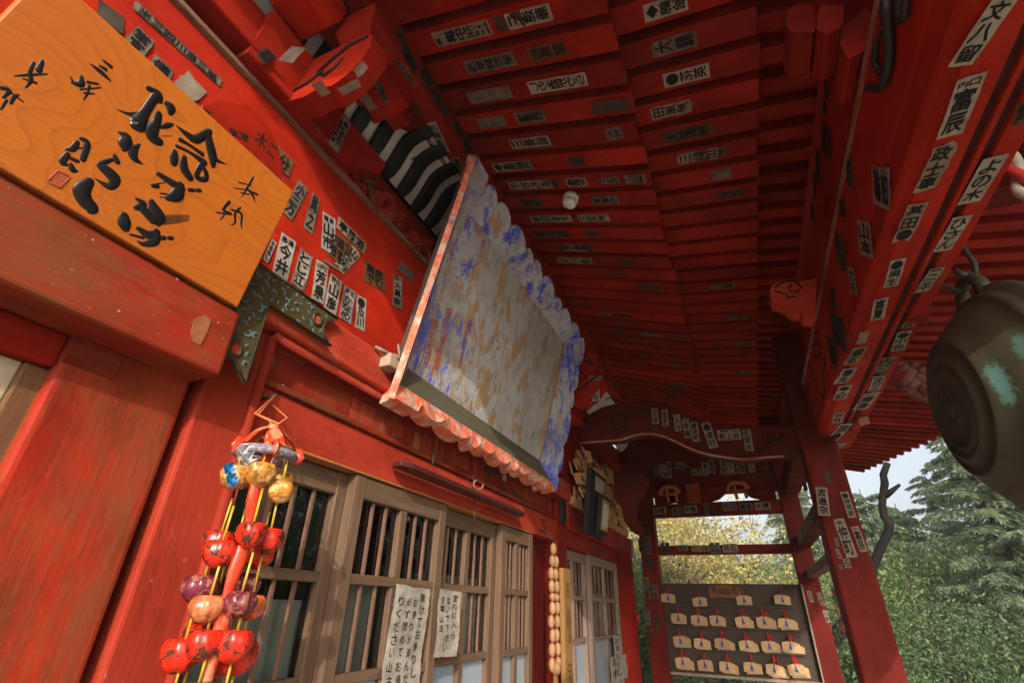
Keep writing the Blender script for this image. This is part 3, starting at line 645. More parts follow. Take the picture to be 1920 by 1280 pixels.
def flare(name, Ia, Ib, Oa, Ob, d0, d1, lob, th, mats, dirv, lip=0):
    """one flaring frame board: inner line Ia-Ib at depth d0, outer line Oa-Ob at depth d1 (board coords), lobed outer edge"""
    b = MB(); n = len(lob); front = []; 
    for s, w in lob:
        i = (Ia[0]+(Ib[0]-Ia[0])*s, Ia[1]+(Ib[1]-Ia[1])*s); o = (Oa[0]+(Ob[0]-Oa[0])*s+dirv[0]*w, Oa[1]+(Ob[1]-Oa[1])*s+dirv[1]*w)
        ob = (Oa[0]+(Ob[0]-Oa[0])*s, Oa[1]+(Ob[1]-Oa[1])*s); mt = .66; md_ = (i[0]+(ob[0]-i[0])*mt, i[1]+(ob[1]-i[1])*mt); front.append((bp(i[0], i[1], d0), bp(md_[0], md_[1], d0+(d1-d0)*mt), bp(o[0], o[1], d1)))
    Tn = (front[-1][0]-front[0][0]).cross(front[0][2]-front[0][0]).normalized()
    if Tn.dot(BN) > 0: Tn = -Tn
    vs = []
    for i, md_, o in front: vs += [i, md_, o, o+Tn*th, i+Tn*th]
    for k, (a, c, mi) in enumerate(((0,1,0),(1,2,lip),(2,3,1),(3,4,2))):
        b.add(vs, [(5*j+a, 5*j+5+a, 5*j+5+c, 5*j+c) for j in range(n-1)], mi, False)
    b.add(vs, [tuple(range(5)), tuple(5*(n-1)+q for q in range(5))], 1)
    return b.build(name, mats, nbd)
U1, V1 = 1.50, .985
flare('frame_left', (FL, FB), (FL, FT), (.0, -.005), (.0, V1-.02), D, 0, [(i/10, .0) for i in range(11)], .022, [FLARE, ORANGE, GREYW], (-1, 0))
flare('frame_bottom', (FL, FB), (FR, FB), (.0, .012), (U1, .012), D, .0, [(0,.012),(.085,.012),(.09,-.012),(.10,-.012)]+[(.10+.9*s, w) for s, w in lobes(10, 2, .034, -.012)], .058, [OLIVE, ORANGE, GREYW], (0, -1), 1)
flare('frame_right', (FR, FB), (FR, FT), (U1-.02, .0), (U1-.02, V1-.05), D, 0, lobes(6, 1, .055, -.02), .03, [FLARE, ORANGE, GREYW], (1, 0))
flare('frame_top', (FL, FT), (FR, FT), (.0, V1-.035), (U1, V1-.075), D, 0, [(0,.03),(.07,.03)]+[(.075+.925*s, w) for s, w in lobes(10, 4, .055, -.015)], .050, [FLARE, ORANGE, GREYW], (0, 1))
def letters(parent, tl, tr, bl, text, mat, name='lettering'):
    b = MB(); n = (tr-tl).cross(bl-tl).normalized()
    if n.dot(CAM-tl) < 0: n = -n
    for ch, a0, b0, da, db in lay(text, 5): 
        gv, gf = glyph(ch); b.add([tl+(tr-tl)*(a0+da*x)+(bl-tl)*(b0+db*(1-y))+n*.002 for x, y in gv], gf)
    return b.build(name, mat, parent, recalc=False)
fp = lambda x, y: hitp(640+x*.336, 560+y*.336, bp(0, 0, D), BN)
letters(nbd, fp(505,95), fp(560,110), fp(420,385), '施主古川', REDINK); letters(nbd, fp(590,30), fp(630,40), fp(490,440), '明石川宗兵衛門', REDINK); letters(nbd, fp(700,110), fp(725,115), fp(640,400), '文化八年吉日', REDINK)
bf_ = thing('rope_tie', 'old twine holding the painted board to a pale wooden cleat', 'rope', (1.15, -.08, 2.12))
b = MB(); o_ = hit(733,681,1,-.07); b.box((o_.x-.03, -.09, o_.z-.022), (o_.x+.025, -.03, o_.z+.022)); b.build('cleat', flat('pale_cleat', (.42,.30,.22), .8, .1), bf_, .003)
b = MB(); b.tube([hit(703,650,1,-.055), hit(720,658,1,-.07), hit(738,668,1,-.075), hit(752,672,1,-.09)], .006, 7); b.tube([hit(746,645,1,-.085), hit(749,665,1,-.09), hit(744,680,1,-.085)], .004, 6); b.tube([hit(738,664,1,-.085), hit(752,676,1,-.095)], .005, 6); b.build('twine', TWINE, bf_)

# ------------------------------------------------------------------ sliding doors
def leaf(x0, x1, y, label, top=1.829, rails=(1.555, 1.322, .80), mats=DOORW, nm=2, group='sliding lattice doors', frost=True):
    d = thing('sliding_door', label, 'door', ((x0+x1)/2, y, .55), group); s = .045; zb = .55
    for xa in (x0, x1-s):
        b = MB(); b.box((xa, y-.016, zb), (xa+s, y+.016, top)); b.build('stile', mats['z'], d, .003)
    b = MB(); b.box((x0+s, y-.014, top-.062), (x1-s, y+.014, top-.001)); b.build('rail', mats['x'], d, .003)
    for r in rails: b = MB(); b.box((x0+s, y-.012, r-.013), (x1-s, y+.012, r+.013)); b.build('rail', mats['x'], d, .003)
    zz = [top-.062]+list(rails)+[zb]; xm = (x0+x1)/2
    for k in range(len(zz)-1):
        za, zc = zz[k+1]+.013, zz[k]-(.013 if k else 0)
        b = MB(); b.box((xm-.017, y-.011, za), (xm+.017, y+.011, zc)); b.build('mullion', mats['z'], d, .002)
        for h0, h1 in ((x0+s, xm-.017), (xm+.017, x1-s)):
            if k < 2:
                for i in range(nm):
                    xx = h0+(h1-h0)*(i+1)/(nm+1); b = MB(); b.box((xx-.0055, y-.003, za), (xx+.0055, y+.006, zc)); b.build('glazing_bar', DOORP, d, .0015)
            b = MB(); b.add([(h0, y+.008, za), (h1, y+.008, za), (h1, y+.008, zc), (h0, y+.008, zc)], [(0,1,2,3)]); b.build('pane', GLASS if k < 2 else FROST, d, recalc=False)
    return d
m = N('frosted_glass', .25, .5); m.color(m.mix(m.ramp(m.noise(3, 3), [(.3, 0.), (.7, 1.)]), (.30,.36,.42), (.22,.27,.32))); FROST = m.mat
leaf(.62, 1.145, .052, 'brown lattice door behind the hanging charm, leftmost of the four')
leaf(1.135, 1.655, .018, 'brown lattice door with the larger handwritten notice')
leaf(1.645, 2.165, .052, 'brown lattice door right of the larger handwritten notice')
leaf(2.155, 2.53, .018, 'narrow brown lattice door next to the wooden bead string', nm=2)
GREYD = {'x': wood('pale_door_wood', (.27,.18,.14), (.17,.11,.085), 'x'), 'z': wood('pale_door_wood_z', (.28,.19,.15), (.18,.12,.09), 'z')}
leaf(3.05, 3.62, .052, 'pale lattice door left of its pair beyond the bead string', mats=GREYD, group='pale doors of the far bay')
leaf(3.60, 4.42, .018, 'pale lattice door with papers on it, at the far end of the hall', mats=GREYD, group='pale doors of the far bay')
dl = thing('sliding_door', 'weathered brown door edge with cream panel at the far left', 'door', (.0, .05, .55))
b = MB(); b.box((.332, .02, .55), (.372, .055, 1.831)); b.build('stile', BROWN, dl, .004)
b = MB(); b.box((-.60, .028, 1.755), (.332, .052, 1.831)); b.build('rail', CREAM, dl, .003)
b = MB(); b.add([(-.60, .042, .55), (.332, .042, .55), (.332, .042, 1.755), (-.60, .042, 1.755)], [(0,1,2,3)]); b.build('pane', GLASS, dl, recalc=False)
b = MB(); b.box((.02, .028, .55), (.045, .052, 1.745)); b.build('glazing_bar', BROWN, dl, .002)
ct = MB(); n_ = 240
CURT = flat('curtain_cloth', (.60,.60,.53), .9, .1, .12, 5)
for (xa, xb, zt) in ((.80, 1.12, 1.50), (1.17, 1.60, 1.56), (1.64, 2.10, 1.60), (2.13, 2.5, 1.66), (3.1, 4.4, 1.60)):
    ct = MB(); k = int((xb-xa)*90)
    ct.add([(xa+(xb-xa)*i/k, .10+.012*math.sin(i*.9), z) for z in (.56, zt) for i in range(k+1)], [(i, i+1, k+2+i, k+1+i) for i in range(k)], 0, True)
    o = ct.build('curtain', CURT); tag(o, 'pale pleated curtain behind the glass of the lattice doors', 'curtain', 'curtains behind the doors')

# notices on the doors
def notice(c, text, label):
    t = [hit(*p, 1, -.002) for p in c]; o = sticker(None, t[0], t[1], t[2], text, 'wn', name='paper_notice', wob=.006, gap=.003)
    o['label'] = label; o['category'] = 'notice'; return o
notice(((737,1094),(803,1105),(716,1330)), '開けてお参りし|お参りが済んだら|必ず閉めてお帰|りください山主', 'larger white paper notice with four columns of brush writing on the doors')
notice(((820,1103),(862,1109),(809,1232)), '堂内に入ら|ないで下さい|住職山主', 'smaller white paper notice with three columns of brush writing')
for c, tx, lb_ in (((( 1148,1190),(1163,1192),(1150,1262)), 'お知らせ', 'narrow white slip on the pale far door'), (((1140,1232),(1172,1225),(1143,1282)), 'お札', 'small white card with writing low on the pale far door')):
    notice(c, tx, lb_)

# hanging shelf
sh = thing('hanging_shelf', 'long thin dark red shelf plank hung by wires on the lintel', 'shelf', (1.63, -.06, 1.87))
b = MB(); b.prism([(1.255,-.055,1.880),(1.30,-.072,1.880),(2.20,-.072,1.880),(2.27,-.060,1.880),(2.30,-.012,1.880),(1.27,-.012,1.880)], (0,0,.014)); b.build('plank', flat('dark_red_plank', (.085,.018,.014), .45, .4, .3, 12), sh, .004)
b = MB()
for a, c in (((813,823),(811,872)),((884,857),(889,935)),((888,920),(890,978))): b = MB(); b.tube([hit(*a,1,-.01), hit((a[0]+c[0])/2+1,(a[1]+c[1])/2,1,-.03), hit(*c,1,-.045)], .0024, 6); b.build('wire', IRON, sh)
b = MB(); hk = [hit(897+9*math.cos(t), 908+9*math.sin(t), 1, -.05) for t in [i*.5 for i in range(10)]]; b.tube(hk, .003, 6); b.build('hook', flat('pale_hook', (.40,.22,.18), .5), sh)

# ------------------------------------------------------------------ hanging charm of cloth balls
def cloth(name, a, b_, c_, sc=60, rough=.24):
    m = N(name, rough, .5); s1 = m.noise(sc, 4, .7, None, .6); s2 = m.noise(sc*.5, 3, .6, None, .8, 5)
    c = m.mix(m.ramp(s1, [(.46, 0.), (.56, .9)]), a, b_); c = m.mix(m.ramp(s2, [(.53, 0.), (.57, .95)]), c, c_); m.color(c); m.bump(s1, .4, .002); return m.mat
C_GOLD = cloth('gold_cloth', (.50,.22,.03), (.22,.09,.025), (.62,.38,.13), 110); C_RED = cloth('red_cloth', (.60,.020,.006), (.46,.02,.008), (.05,.022,.012), 130); C_ORG = cloth('orange_cloth', (.62,.14,.03), (.50,.05,.02), (.22,.09,.03), 100)
C_PUR = cloth('purple_cloth', (.15,.018,.03), (.07,.010,.02), (.26,.09,.06), 110); C_GRN = cloth('green_cloth', (.03,.10,.04), (.05,.04,.02), (.30,.20,.06)); C_PNK = cloth('peach_cloth', (.50,.17,.07), (.42,.10,.04), (.30,.09,.03), 100)
SATIN = cloth('red_satin', (.68,.055,.02), (.58,.04,.015), (.75,.20,.10), 25, .22); GCORD = flat('gold_cord', (.58,.36,.03), .35, .5, .2, 60); RCORD = flat('red_thread', (.40,.03,.03), .7)
WRAP = cloth('mauve_wrap', (.20,.16,.20), (.10,.08,.12), (.34,.28,.28), 160, .8)
hc = thing('hanging_charm', 'hanging charm of stuffed cloth balls on gold cords below a red topped ring', 'charm', (.695, -.14, 1.36))
HX, HY = .695, -.14
b = MB(); na = hit(505, 745, 1, -.03); b.tube([V((na.x,.0,na.z-.002)), na, V((na.x+.004,-.05,na.z+.006))], .003, 6); b.tube([V((na.x-.02,.0,na.z+.004)), V((na.x-.005,-.035,na.z))], .002, 6); b.build('nail', IRON, hc)
b = MB(); ap = V((HX, HY, 1.812))
for s_ in (-1, 1): b.tube([V((na.x, -.045, na.z)), V((HX-.004+s_*.004, HY*.6, 1.85)), ap+V((s_*.012, 0, .015)), ap], .0024, 6)
b.tube([ap+V((0,0,.002)), ap+V((.02,-.01,.03)), V((na.x+.002, -.045, na.z-.02))], .002, 6); b.build('cord', flat('orange_cord', (.60,.16,.05), .6), hc)
RR = .053
b = MB(); ringp = [V((HX+RR*math.cos(t), HY+RR*math.sin(t), 1.757)) for t in [i*2*math.pi/28 for i in range(29)]]; b.tube(ringp, .0095, 9, caps=False); b.build('ring', WRAP, hc)
b = MB()
for i in range(5):
    t = .5+i*2*math.pi/5; e = V((HX+RR*1.05*math.cos(t), HY+RR*1.05*math.sin(t), 1.768)); tn = V((-math.sin(t), math.cos(t), 0))
    vs = []; 
    for k in range(7):
        q = k/6; p = ap.lerp(e, q)+V((0, 0, .012*math.sin(q*math.pi))); wv = .006+.012*q
        vs += [p-tn*wv+V((0,0,.003*math.sin(k*2+i))), p+V((0,0,.005)), p+tn*wv]
    b.add(vs, [(3*k+j, 3*k+j+1, 3*k+4+j, 3*k+3+j) for k in range(6) for j in (0,1)], 0, True)
    b.tube([e+V((0,0,.004)), e+V((math.cos(t)*.008, math.sin(t)*.008, -.008)), e+V((0,0,-.02))], [.012,.012,.009], 8, 0, .35, tn)
b.ell(ap, (.012,.012,.012), 10, rows=6); b.build('red_top', SATIN, hc)
b = MB(); b.tube([(HX-.02*min(1, i/3)+.004*math.sin(i*1.1), HY-.028*min(1, i/3), 1.81-i*.03) for i in range(19)], [.0125+.003*math.sin(i*1.7) for i in range(19)], 10, 0, .6, (0,1,0)); b.build('centre_band', SATIN, hc)
rr = random.Random(8)
def ball(c, r, mat, kind, name='cloth_ball'):
    b = MB(); ph = rr.uniform(0, 6)
    def fn(q):
        t = math.atan2(q.y, q.x); l = 1-.20*(1+math.cos(t*8+ph))*.5*(1 if kind == 'p' else .6)*(.4+.6*abs(q.z)/r)-.05*math.sin(3*t+ph+q.z*60)-.03*math.sin(13*t+q.z*150+ph)
        z = q.z; top = max(0, z/r)
        return V((q.x*l, q.y*l, z-.60*r*top**5))
    b.ell(c, (r*1.0, r*1.0, r*(.86 if kind == 'p' else 1.02)), 36, 0, 16, None, fn)
    return b.build(name, mat, hc)
bc_ = MB(); th_ = MB()
TIERS = [(1.706,.0275,[(C_GOLD,'g')]*6), (1.592,.0285,[(C_RED,'s')]*6), (1.508,.0305,[(C_PUR,'p'),(C_ORG,'p'),(C_PUR,'p'),(C_ORG,'p'),(C_PUR,'p'),(C_PNK,'p')]), (1.425,.031,[(C_RED,'s')]*6), (1.352,.030,[(C_GRN,'p')]*6)]
prev = [1.757]*6
for ti, (z, r, ms) in enumerate(TIERS):
    for i in range(6):
        t = -2.25+i*2*math.pi/6+ti*.22; rad_ = RR+rr.uniform(-.002, .007)
        rad_ -= .011; x, y = HX+rad_*math.cos(t), HY+rad_*math.sin(t); zz = z+rr.choice((-.016, .012, -.004))+rr.uniform(-.006,.006)
        ball((x, y, zz), r*rr.uniform(.92, 1.06), ms[i][0], ms[i][1])
        L_ = min(.055, prev[i]-zz-r*.6) if ti else .04
        gc_ = MB(); gc_.tube([(x, y, zz+r*.55), (x+rr.uniform(-.003,.003), y, zz+r*.8+L_)], .0023, 7); gc_.build('gold_cord', GCORD, hc)
        if ti == 1: gc_ = MB(); gc_.tube([(x, y, zz+r*.8+L_), (x, y, prev[i]-.01)], .0011, 5); gc_.build('thread', RCORD, hc)
        prev[i] = zz

def crane(c, s, col, nm):
    b = MB(); c = V(c); q = lambda x, y, z: c+V((x, y, z))*s
    b.add([q(-1,-.2,.3), q(0,0,.1), q(-.15,.3,-.5), q(0,-.35,-.45), q(.35,-.1,.9), q(.9,-.4,.35), q(.25,-.15,-.2), q(-.2,-.25,.75), q(.5,.1,-.55)],
          [(0,1,2),(0,3,1),(1,3,6),(1,6,5),(4,1,7),(4,6,1),(2,8,1),(6,8,3),(7,0,1)]); return b.build(nm, flat(nm+'_paper', col, .6, .2, .2), hc, recalc=False)
crane(hit(430,880,1,-.20), .016, (.03,.20,.48), 'blue_crane'); crane(hit(434,900,1,-.205), .015, (.03,.22,.50), 'blue_crane'); crane(hit(437,905,1,-.19), .013, (.02,.14,.42), 'blue_crane')
crane(hit(455,850,1,-.21), .020, (.55,.52,.54), 'white_crane'); crane(hit(465,862,1,-.215), .017, (.5,.47,.5), 'white_crane')
b = MB(); b.tube([hit(521,815,1,-.11), hit(528,811,1,-.115), hit(533,818,1,-.11), hit(526,812,1,-.12), hit(520,809,1,-.115)], [.002,.004,.005,.004,.002], 7); b.build('tassel_knot', flat('crimson_cloth', (.30,.01,.02), .6), hc)

# bead string, sign plank, strap
pb = thing('prayer_beads', 'giant wooden prayer bead string hanging beside the lattice doors', 'bead string', (2.56, -.1, 1.3))
BEAD = wood('bead_wood', (.42,.24,.12), (.26,.12,.05), 'z', .6, .45); b = MB(); b2 = MB(); rr = random.Random(2)
z = 1.795; offs = [(.012, -.012), (.026, -.024), (.032, -.03), (.036, -.034), (.038, -.036)]
for s_ in (0, 1):
    z = 1.79
    for i in range(10):
        hl = .029 if i != 4 else .019; o = offs[min(i, 4)][s_]+ (-.004*i if s_ else 0)*0
        q = MB(); q.ell((2.56+o+rr.uniform(-.002,.002), -.1+rr.uniform(-.004,.004), z-hl), (.0165,.0165,hl), 12, 0, 8); q.build('bead', BEAD, pb); z -= 2*hl-.001
q = MB(); q.ell((2.562, -.1, 1.40-.178+.03), (.030,.030,.028), 14, 0, 8); q.build('bead', BEAD, pb)
for o in (-.02, 0, .02):
    q = MB(); q.tube([(2.562+o*.5, -.1, 1.225), (2.562+o, -.1, 1.16), (2.562+o*1.3, -.1, 1.115)], [.006,.010,.007], 7); q.build('tassel', BEAD, pb)
b = MB(); b.tube([(2.56, -.02, 1.86), (2.56, -.07, 1.83), (2.56, -.1, 1.80)], .004, 6); b.tube([(2.59,-.02,1.92),(2.585,-.05,1.86),(2.54,-.06,1.845),(2.53,-.05,1.87)], .003, 6); b.build('hook', IRON, pb)
sg = thing('sign_plank', 'tall narrow yellow-brown plank with faint writing beside the bead string', 'plank', (2.82, -.06, .55))
b = MB(); b.box((2.755, -.085, .55), (2.885, -.06, 1.688)); b.build('plank', wood('yellow_plank', (.36,.19,.055), (.25,.12,.035), 'z'), sg, .004)
letters(sg, V((2.78,-.086,1.66)), V((2.86,-.086,1.66)), V((2.78,-.086,1.0)), '奉納御宝前', flat('faded_ink', (.15,.08,.03), .8))
st_ = thing('iron_strap', 'dark iron strap hanging on the red post between the two bays', 'strap', (3.03, -.03, 1.9))
b = MB(); q = [hit(x, y, 1, -.035) for x, y in ((1050,893),(1057,888),(1062,905),(1061,940),(1063,972),(1060,983),(1055,975),(1053,930))]; b.prism(q, (0, .02, 0)); b.build('strap', IRON, st_, .003)

# ------------------------------------------------------------------ far bay of the facade
fr = thing('far_bay_lintel', 'red lintel rail over the pale far doors with a grey metal end cap', 'lintel', (4, 0, 1.9))
b = MB(); b.box((3.052, -.03, 1.930), (4.96, .1, 2.075)); b.build('rail_body', red('x', 'mid'), fr, .008)
b = MB(); b.box((4.96, -.034, 1.926), (5.03, .104, 2.08)); b.build('end_cap', flat('grey_zinc', (.26,.27,.28), .5, .4), fr, .006)
b = MB(); b.box((3.052, .0, 1.833), (4.5, .1, 1.929)); b.build('lintel_board', red('x', 'mid'), fr, .004)
b = MB(); b.box((3.052, .04, 2.076), (4.9, .14, 2.56)); b.build('wall_board', red('x', 'mid'), fr)
b = MB(); b.tube([(4.28,-.04,1.925),(4.28,-.07,1.915),(4.30,-.075,1.925)], .004, 6); b.tube([(3.62,-.04,1.99),(3.62,-.07,1.985),(3.65,-.075,1.995)], .004, 6); b.build('hook', IRON, fr)
pc = thing('far_pillar', 'round red pillar at the far end of the hall, right of the pale doors', 'pillar', (4.60, .1, 0))
b = MB(); b.tube([(4.60,.06,0),(4.60,.06,1.929)], .15, 28, smooth=True); b.build('shaft', red('z', 'mid'), pc)
b = MB(); b.ell((4.50,-.12,1.45), (.03,.02,.025), 8, rows=5); b.tube([(4.50,-.10,1.50),(4.51,-.12,1.44),(4.49,-.12,1.40)], .008, 6); b.build('red_tassel', flat('red_tassel', (.45,.02,.02), .6), pc)
# votive tablets: one master, copied everywhere
EMAW = wood('tablet_wood', (.52,.34,.17), (.38,.22,.10), 'x', .6, .6); BLUEF = flat('blue_figure', (.04,.07,.30), .7, .1, .3)
EMAF = wood('tablet_wood_far', (.60,.36,.14), (.50,.24,.07), 'x', .6, .6)
def ema_master(label, group, axis, mat, loc, cord=True, w=.116, h=.074, fig=True):
    e = thing('votive_tablet', label, 'votive tablet', loc, group); L = V(loc)
    ux = V((1,0,0)) if axis == 'y' else V((0,-1,0)); nn = V((0,-1,0)) if axis == 'y' else V((-1,0,0))
    b = MB(); pts = [(-.5,0),(-.5,.80),(-.40,.86),(0,1.),(.40,.86),(.5,.80),(.5,0)]
    b.prism([L+ux*x*w+V((0,0,y*h-h)) for x, y in pts], nn*.009); b.build('plaque', mat, e, .0012)
    if fig:
        b = MB(); pts = [(-.07,.22),(-.10,.38),(-.05,.52),(-.06,.66),(.01,.78),(.06,.66),(.05,.52),(.11,.36),(.08,.20)]
        b.prism([L+ux*(x*w)+V((0,0,y*h-h))+nn*.0092 for x, y in pts], nn*.0006)
        b.box(L+ux*(-.2*w)+V((0,0,.11*h-h))+nn*.0092, L+ux*(.2*w)+V((0,0,.15*h-h))+nn*.0098); b.build('figure', BLUEF, e)
    if cord:
        b = MB()
        for s_ in (-1, 1): b.tube([L+nn*.010+ux*.005*s_+V((0,0,-.012)), L+nn*.012+ux*.002*s_+V((0,0,.02)), L+nn*.008+V((0,0,.058))], .0024, 6)
        b.build('cord', flat('red_ribbon', (.42,.012,.012), .7), e)
    return e

# ------------------------------------------------------------------ end screen with the tablet board
XS = 4.97
es = thing('end_screen', 'dark red open timber screen with paper slips at the far end', 'screen', (5.03, -.8, 0))
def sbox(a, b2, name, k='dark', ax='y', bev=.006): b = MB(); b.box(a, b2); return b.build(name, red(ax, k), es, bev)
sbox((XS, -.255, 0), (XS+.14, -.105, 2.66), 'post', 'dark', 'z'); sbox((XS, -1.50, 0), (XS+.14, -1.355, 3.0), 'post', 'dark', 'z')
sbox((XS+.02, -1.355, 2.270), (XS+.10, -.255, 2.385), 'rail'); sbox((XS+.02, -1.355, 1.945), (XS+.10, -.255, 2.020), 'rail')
sbox((XS+.03, -1.60, 2.52), (XS+.12, .05, 3.12), 'gable_board'); sbox((XS+.02, -1.355, 2.46), (XS+.03+.07, -.255, 2.519), 'rail')
b = MB()
for y0, s_ in ((-.28, 1), (-.62, -1), (-.66, 1), (-1.33, -1)):
    b.prism([(XS+.04, y0, 2.386), (XS+.04, y0-.10*s_, 2.386), (XS+.04, y0-.20*s_, 2.415), (XS+.04, y0-.26*s_, 2.46), (XS+.04, y0, 2.46)], (.05, 0, 0))
b.build('spandrel', red('y', 'dark'), es, .004)
sbox((XS-.005, -.70, 2.385), (XS+.03, -.58, 2.56), 'strut', 'worn', 'z')
b = MB()
for yy in (-.42, -1.02):
    b = MB(); b.tube([(XS+.0, yy+.09, 2.47), (XS+.0, yy+.05, 2.53), (XS, yy, 2.545), (XS, yy-.07, 2.53), (XS, yy-.10, 2.48)], .020, 8); b.tube([(XS, yy+.06, 2.47), (XS, yy-.08, 2.47)], .014, 8); b.tube([(XS, yy+.02, 2.545), (XS, yy+.01, 2.40)], .014, 8); b.tube([(XS, yy-.06, 2.53), (XS, yy-.07, 2.40)], .014, 8); b.build('frog_leg_strut', flat('orange_carving', (.42,.10,.035), .7, .2, .3), es)
Z2p = (1160, 900, .297)
S(Z2p, 0, XS+.019, es, [((215,172),(296,168),(216,216),'田豊','ch'), ((335,172),(397,170),(337,216),'根川','gh'), ((410,162),(492,158),(412,208),'中藤','ch'), ((535,142),(565,141),(541,216),'山内','g'),
 ((578,160),(608,158),(582,205),'','dt'), ((655,142),(740,138),(656,192),'坂田','ch'), ((757,144),(842,141),(758,192),'清道','gh'), ((857,140),(952,136),(858,188),'木蘭','ch'),
 ((262,396),(288,395),(268,466),'山半','d'), ((292,395),(318,394),(296,464),'中林','d'), ((372,408),(435,406),(373,446),'桜松','gh'), ((462,416),(568,412),(463,452),'石ヶ谷堀','ch'),
 ((572,394),(600,393),(576,466),'日本','g'), ((606,393),(634,392),(610,464),'大科','g'), ((652,402),(746,398),(653,456),'井石','ch')])
S(Z2p, 0, XS-.001, es, [((108,266),(142,264),(115,340),'前間','d'), ((156,262),(186,260),(162,340),'岩村','d'), ((122,372),(152,370),(128,456),'大神','d'), ((160,356),(196,354),(168,466),'神田銭','g'),
 ((155,486),(184,485),(160,565),'藤井','d'), ((188,490),(216,488),(194,570),'中山寺','d'), ((146,612),(188,610),(152,696),'山三','g'), ((182,662),(238,658),(190,750),'中堀|高蔵','g'), ((160,816),(192,815),(168,912),'石井','g'), ((222,840),(252,838),(230,926),'川','d'), ((195,932),(222,930),(200,962),'','d'),
 ((1186,700),(1212,698),(1200,770),'古川','c'), ((1248,708),(1274,706),(1262,790),'小笠','c'), ((1286,822),(1310,820),(1298,898),'大塚','c')])
Z1p = (1140, 700, .2657)
S(Z1p, 0, XS+.029, es, [((276,656),(304,655),(280,740),'木宮','d'), ((324,646),(354,645),(328,728),'宮川','g'), ((360,642),(402,640),(364,742),'大白','c'), ((406,624),(440,622),(410,740),'横内','c'), ((466,628),(550,624),(468,676),'中山花','gh'),
 ((592,676),(655,674),(593,718),'寺西','ch'), ((656,628),(702,626),(660,722),'濱上','c'), ((704,608),(748,605),(708,708),'金子','g'), ((786,612),(828,610),(790,712),'濱堂','c'), ((836,618),(884,616),(840,712),'ひろし','c'), ((898,618),(960,615),(902,706),'石|川','g'), ((982,614),(1028,612),(986,698),'に|リン','c'), ((1095,612),(1122,611),(1098,672),'サ','d')])
XB = 5.0
tb = thing('tablet_board', 'dark brown board hung with rows of votive tablets between the screen posts', 'board', (XB, -.8, 1.06))
b = MB(); b.box((XB, -1.355, 1.055), (XB+.02, -.256, 1.712)); b.build('board', wood('dark_board', (.065,.040,.026), (.035,.022,.014), 'y'), tb, .002)
b = MB()
for z in (1.545, 1.383, 1.222): b.box((XB-.022, -1.29, z-.007), (XB, -.33, z+.007))
b.build('peg_rail', IRON, tb, .002)
b = MB(); b.box((XB-.05, -1.368, 1.05), (XB, -1.356, 1.71)); b.box((XB-.03, -1.356, 1.035), (XB, -.256, 1.055)); b.build('rim', wood('pale_rim', (.30,.22,.18), (.20,.14,.11), 'z'), tb, .002)
tp = hit(1160+.297*670, 900+.297*700, 0, XB-.01); b = MB(); b.prism([(XB-.012, tp.y+.125*x, tp.z+.045*y) for x, y in ((-1,-1),(-1,.6),(0,1.25),(1,.6),(1,-1))], (.012, 0, 0)); b.build('title_plate', wood('title_wood', (.26,.10,.03), (.17,.06,.02), 'y'), tb, .002)
o_ = tp; sticker_tl = V((XB-.0125, tp.y+.11, tp.z+.035))
bb = MB()
for i, ch in enumerate('奉納絵馬'):
    gv, gf = glyph(ch); bb.add([V((XB-.0130, tp.y+.108-.054*i-.048*x, tp.z-.030+.062*y)) for x, y in gv], gf)
bb.build('lettering', INK, tb, recalc=False)
EP = [[(315,742),(510,765),(792,755),(1035,752)], [(378,868),(505,880),(624,882),(780,888),(918,890),(1060,902)], [(390,1010),(525,1028),(657,1028),(806,1040),(952,1045),(1085,1048)], [(402,1145),(543,1162),(688,1176),(843,1180),(985,1193),(1118,1192)]]
rows_ = ['top row', 'second row', 'third row', 'bottom row']; ordn = ['first', 'second', 'third', 'fourth', 'fifth', 'sixth']
em = None; rr = random.Random(6)
for r, row in enumerate(EP):
    for k, (x, y) in enumerate(row):
        c = hit(1160+x*.297, 900+y*.297, 0, XB-.03); loc = (XB-.03, c.y, c.z+.039)
        lab = 'votive tablet on a red cord, %s from left in %s of tablet board' % (ordn[k], rows_[r])
        if em is None: em = ema_master(lab, 'votive tablets on the board', 'x', EMAW, loc); o = em
        else: o = copy_tree(em, loc, lab)
        o.rotation_euler = (rr.uniform(-.12, .12), rr.uniform(-.05, .02), rr.uniform(-.2, .2))
        for q in range(rr.choice((1, 2, 3, 3, 4)) if r else 0):
            o2 = copy_tree(em, (XB-.03+.010*(q+1), c.y-.005*(q+1)*rr.choice((1, 2, 2)), c.z+.037-.006*(q+1)), 'votive tablet stacked behind the %s one in %s of tablet board' % (ordn[k], rows_[r])); o2['group'] = 'votive tablets stacked behind others'; o2.rotation_euler = (rr.uniform(-.08, .08), 0, rr.uniform(-.1, .1))
# bundle of tablets on the far wall of the hall
em2 = None; rr = random.Random(12)
for i in range(110):
    x = 3.12+1.5*(i/110)+rr.uniform(-.03, .03); z = rr.choice((2.19, 2.28, 2.38, 2.48))+rr.uniform(-.03, .03); y = -.02-rr.uniform(0, .10)
    if em2 is None: em2 = ema_master('yellow votive tablet in the crowded bundle on the wall above the pale doors', 'votive tablets bundled on the far wall', 'y', EMAF, (x, y, z), True, .12, .09); o = em2
    else: o = copy_tree(em2, (x, y, z))
    o.rotation_euler = (rr.uniform(-.5, .3), rr.uniform(-.35, .35), rr.uniform(-.9, .5))
nl = thing('tablet_rail', 'plain wooden rail carrying the bundle of yellow votive tablets', 'rail', (3.9, .0, 2.1))
b = MB(); b.box((3.07, -.06, 2.078), (4.66, .03, 2.12)); b.box((3.07, .005, 2.50), (4.66, .035, 2.53)); b.build('rail_body', EMAF, nl, .004)
